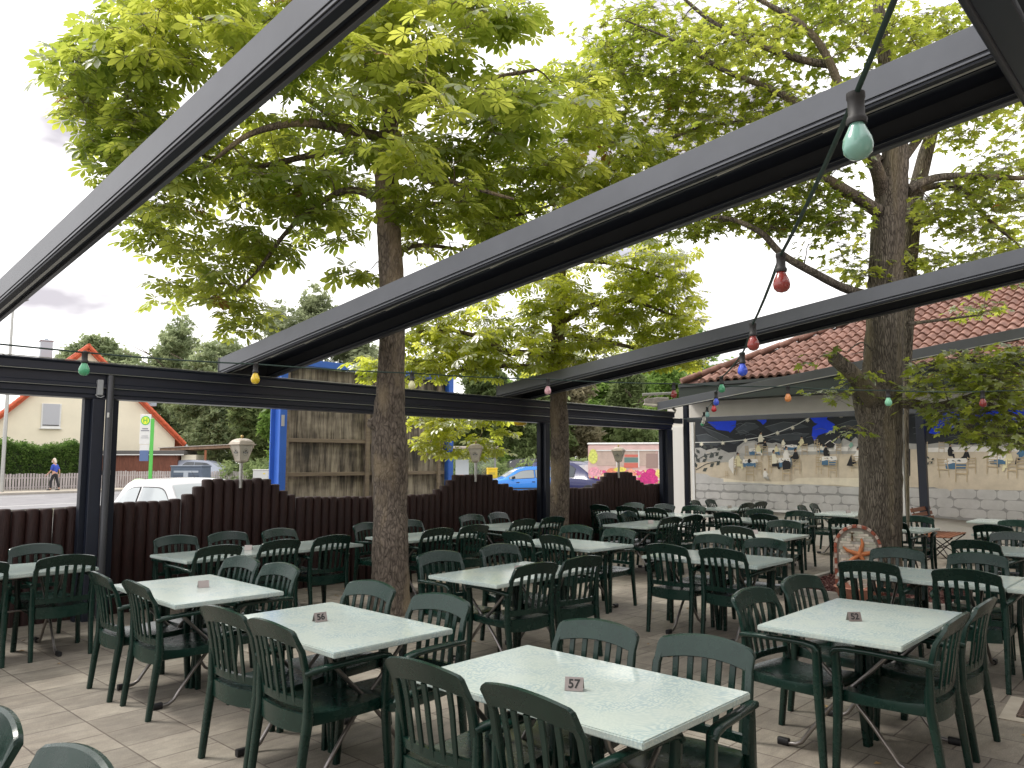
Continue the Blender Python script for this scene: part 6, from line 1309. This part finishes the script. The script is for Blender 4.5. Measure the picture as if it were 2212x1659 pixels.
# ------------------------------------------------------------------ pedestrian
def skinned(name, chains, mat, parent, lev=2):
    vs = []; es = []; rs = []
    for ch in chains:
        prev = None
        for p, r in ch:
            key = None
            for i, q in enumerate(vs):
                if (Vector(q)-Vector(p)).length < 1e-4: key = i
            if key is None: vs.append(p); rs.append(r); key = len(vs)-1
            if prev is not None: es.append((prev, key))
            prev = key
    me = bpy.data.meshes.new(name); me.from_pydata(vs, es, []); o = bpy.data.objects.new(name, me); COL.objects.link(o)
    md = o.modifiers.new('s', 'SKIN'); me.skin_vertices[0].data[0].use_root = True
    for i, r in enumerate(rs): me.skin_vertices[0].data[i].radius = (r, r) if not isinstance(r, tuple) else r
    sd = o.modifiers.new('u', 'SUBSURF'); sd.levels = lev; sd.render_levels = lev
    bpy.context.view_layer.update(); m2 = bpy.data.meshes.new_from_object(o.evaluated_get(bpy.context.evaluated_depsgraph_get())); o.modifiers.clear(); o.data = m2
    m2.materials.clear(); m2.materials.append(mat); m2.polygons.foreach_set('use_smooth', [True]*len(m2.polygons)); o.parent = parent; return o
pg = at(120, 996, 43.6); pg.z = .09
t = thing('person', tuple(pg), math.atan2(RT.y,RT.x), 'person with long white hair and blue shirt walking past the hedge', 'person')
# walks towards -x (picture left)
sk = M('skin', (.52,.30,.22), .5)
skinned('body', [[((0,0,.92),.12),((.0,0,1.12),.12),((-.02,0,1.35),.13),((-.05,0,1.46),.05),((-.08,0,1.55),.055),((-.10,0,1.66),.085),((-.10,0,1.74),.06)],
 [((0,0,.92),.12),((-.02,-.10,.86),.08),((-.14,-.11,.48),.052),((-.12,-.11,.12),.035),((-.18,-.11,.04),.035),((-.30,-.11,.03),.03)],
 [((0,0,.92),.12),((.02,.10,.86),.08),((.10,.11,.48),.052),((.22,.11,.12),.035),((.20,.11,.05),.035),((.10,.11,.03),.03)],
 [((-.02,0,1.35),.13),((-.02,-.19,1.37),.055),((-.10,-.22,1.08),.038),((-.30,-.20,.88),.026),((-.37,-.20,.82),.03)],
 [((-.02,0,1.35),.13),((-.02,.19,1.37),.055),((.12,.22,1.12),.038),((.14,.22,.86),.026),((.13,.22,.78),.03)]], sk, t)
for s, hx, hz in ((-1,-.38,.81),(1,.13,.77)):
    hm = MB()
    for k in range(4): hm.tube([(hx,s*(.19+.012*k)+(0 if s < 0 else .02),hz),(hx-.035,s*(.19+.012*k)+(0 if s < 0 else .02),hz-.035),(hx-.03,s*(.19+.012*k),hz-.07+.004*abs(k-1))], [.009,.008,.006], 6)
    hm.tube([(hx,s*.18,hz+.01),(hx-.04,s*.17,hz-.01)], [.010,.007], 6); hm.build('fingers', sk, t, smooth=60)
skinned('trousers', [[((0,0,.98),.145),((0,0,.90),.145),((-.02,-.09,.84),.095),((-.14,-.11,.48),.07),((-.125,-.11,.10),.058)],[((0,0,.90),.145),((.02,.09,.84),.095),((.10,.11,.48),.07),((.215,.11,.13),.058)]], M('black_trousers', (.02,.02,.024), .8), t)
skinned('shirt', [[((0,0,.94),.15),((.01,0,1.15),.15),((-.01,0,1.37),.15),((-.04,0,1.45),.08)],[((-.01,0,1.37),.15),((-.02,-.20,1.36),.078),((-.09,-.225,1.10),.058)],[((-.01,0,1.37),.15),((-.02,.20,1.36),.078),((.11,.225,1.14),.058)]], M('royal_blue_shirt', (.03,.07,.42), .7), t)
skinned('hair', [[((-.08,0,1.79),.06),((-.05,0,1.70),.085),((.01,0,1.58),.07),((.04,0,1.47),.05)]], M('white_hair', (.70,.62,.52), .8), t)
MB().lathe([(.01,-.06),(.035,-.04),(.045,0),(.02,.05)], (-.165,0,1.58), 10).build('beard', M('white_hair', (0,0,0)), t, smooth=60)
MB().tube([(-.18,0,1.68),(-.205,0,1.66),(-.19,0,1.645)], [.010,.014,.008], 6).build('nose', sk, t)
fe = MB()
for s in (-1,1): fe.lathe([(.002,-.006),(.009,0),(.002,.006)], (-.182,s*.03,1.70), 8)
fe.build('eyes', mInk, t)
for x, y in ((-.22,-.11),(.14,.11)): MB().bar([(x+.09,y,.035),(x-.02,y,.035),(x-.12,y,.025)], [(.08,.08),(.085,.07),(.07,.045)], (0,1,0), ch=.45).build('shoe', mInk, t, smooth=50)
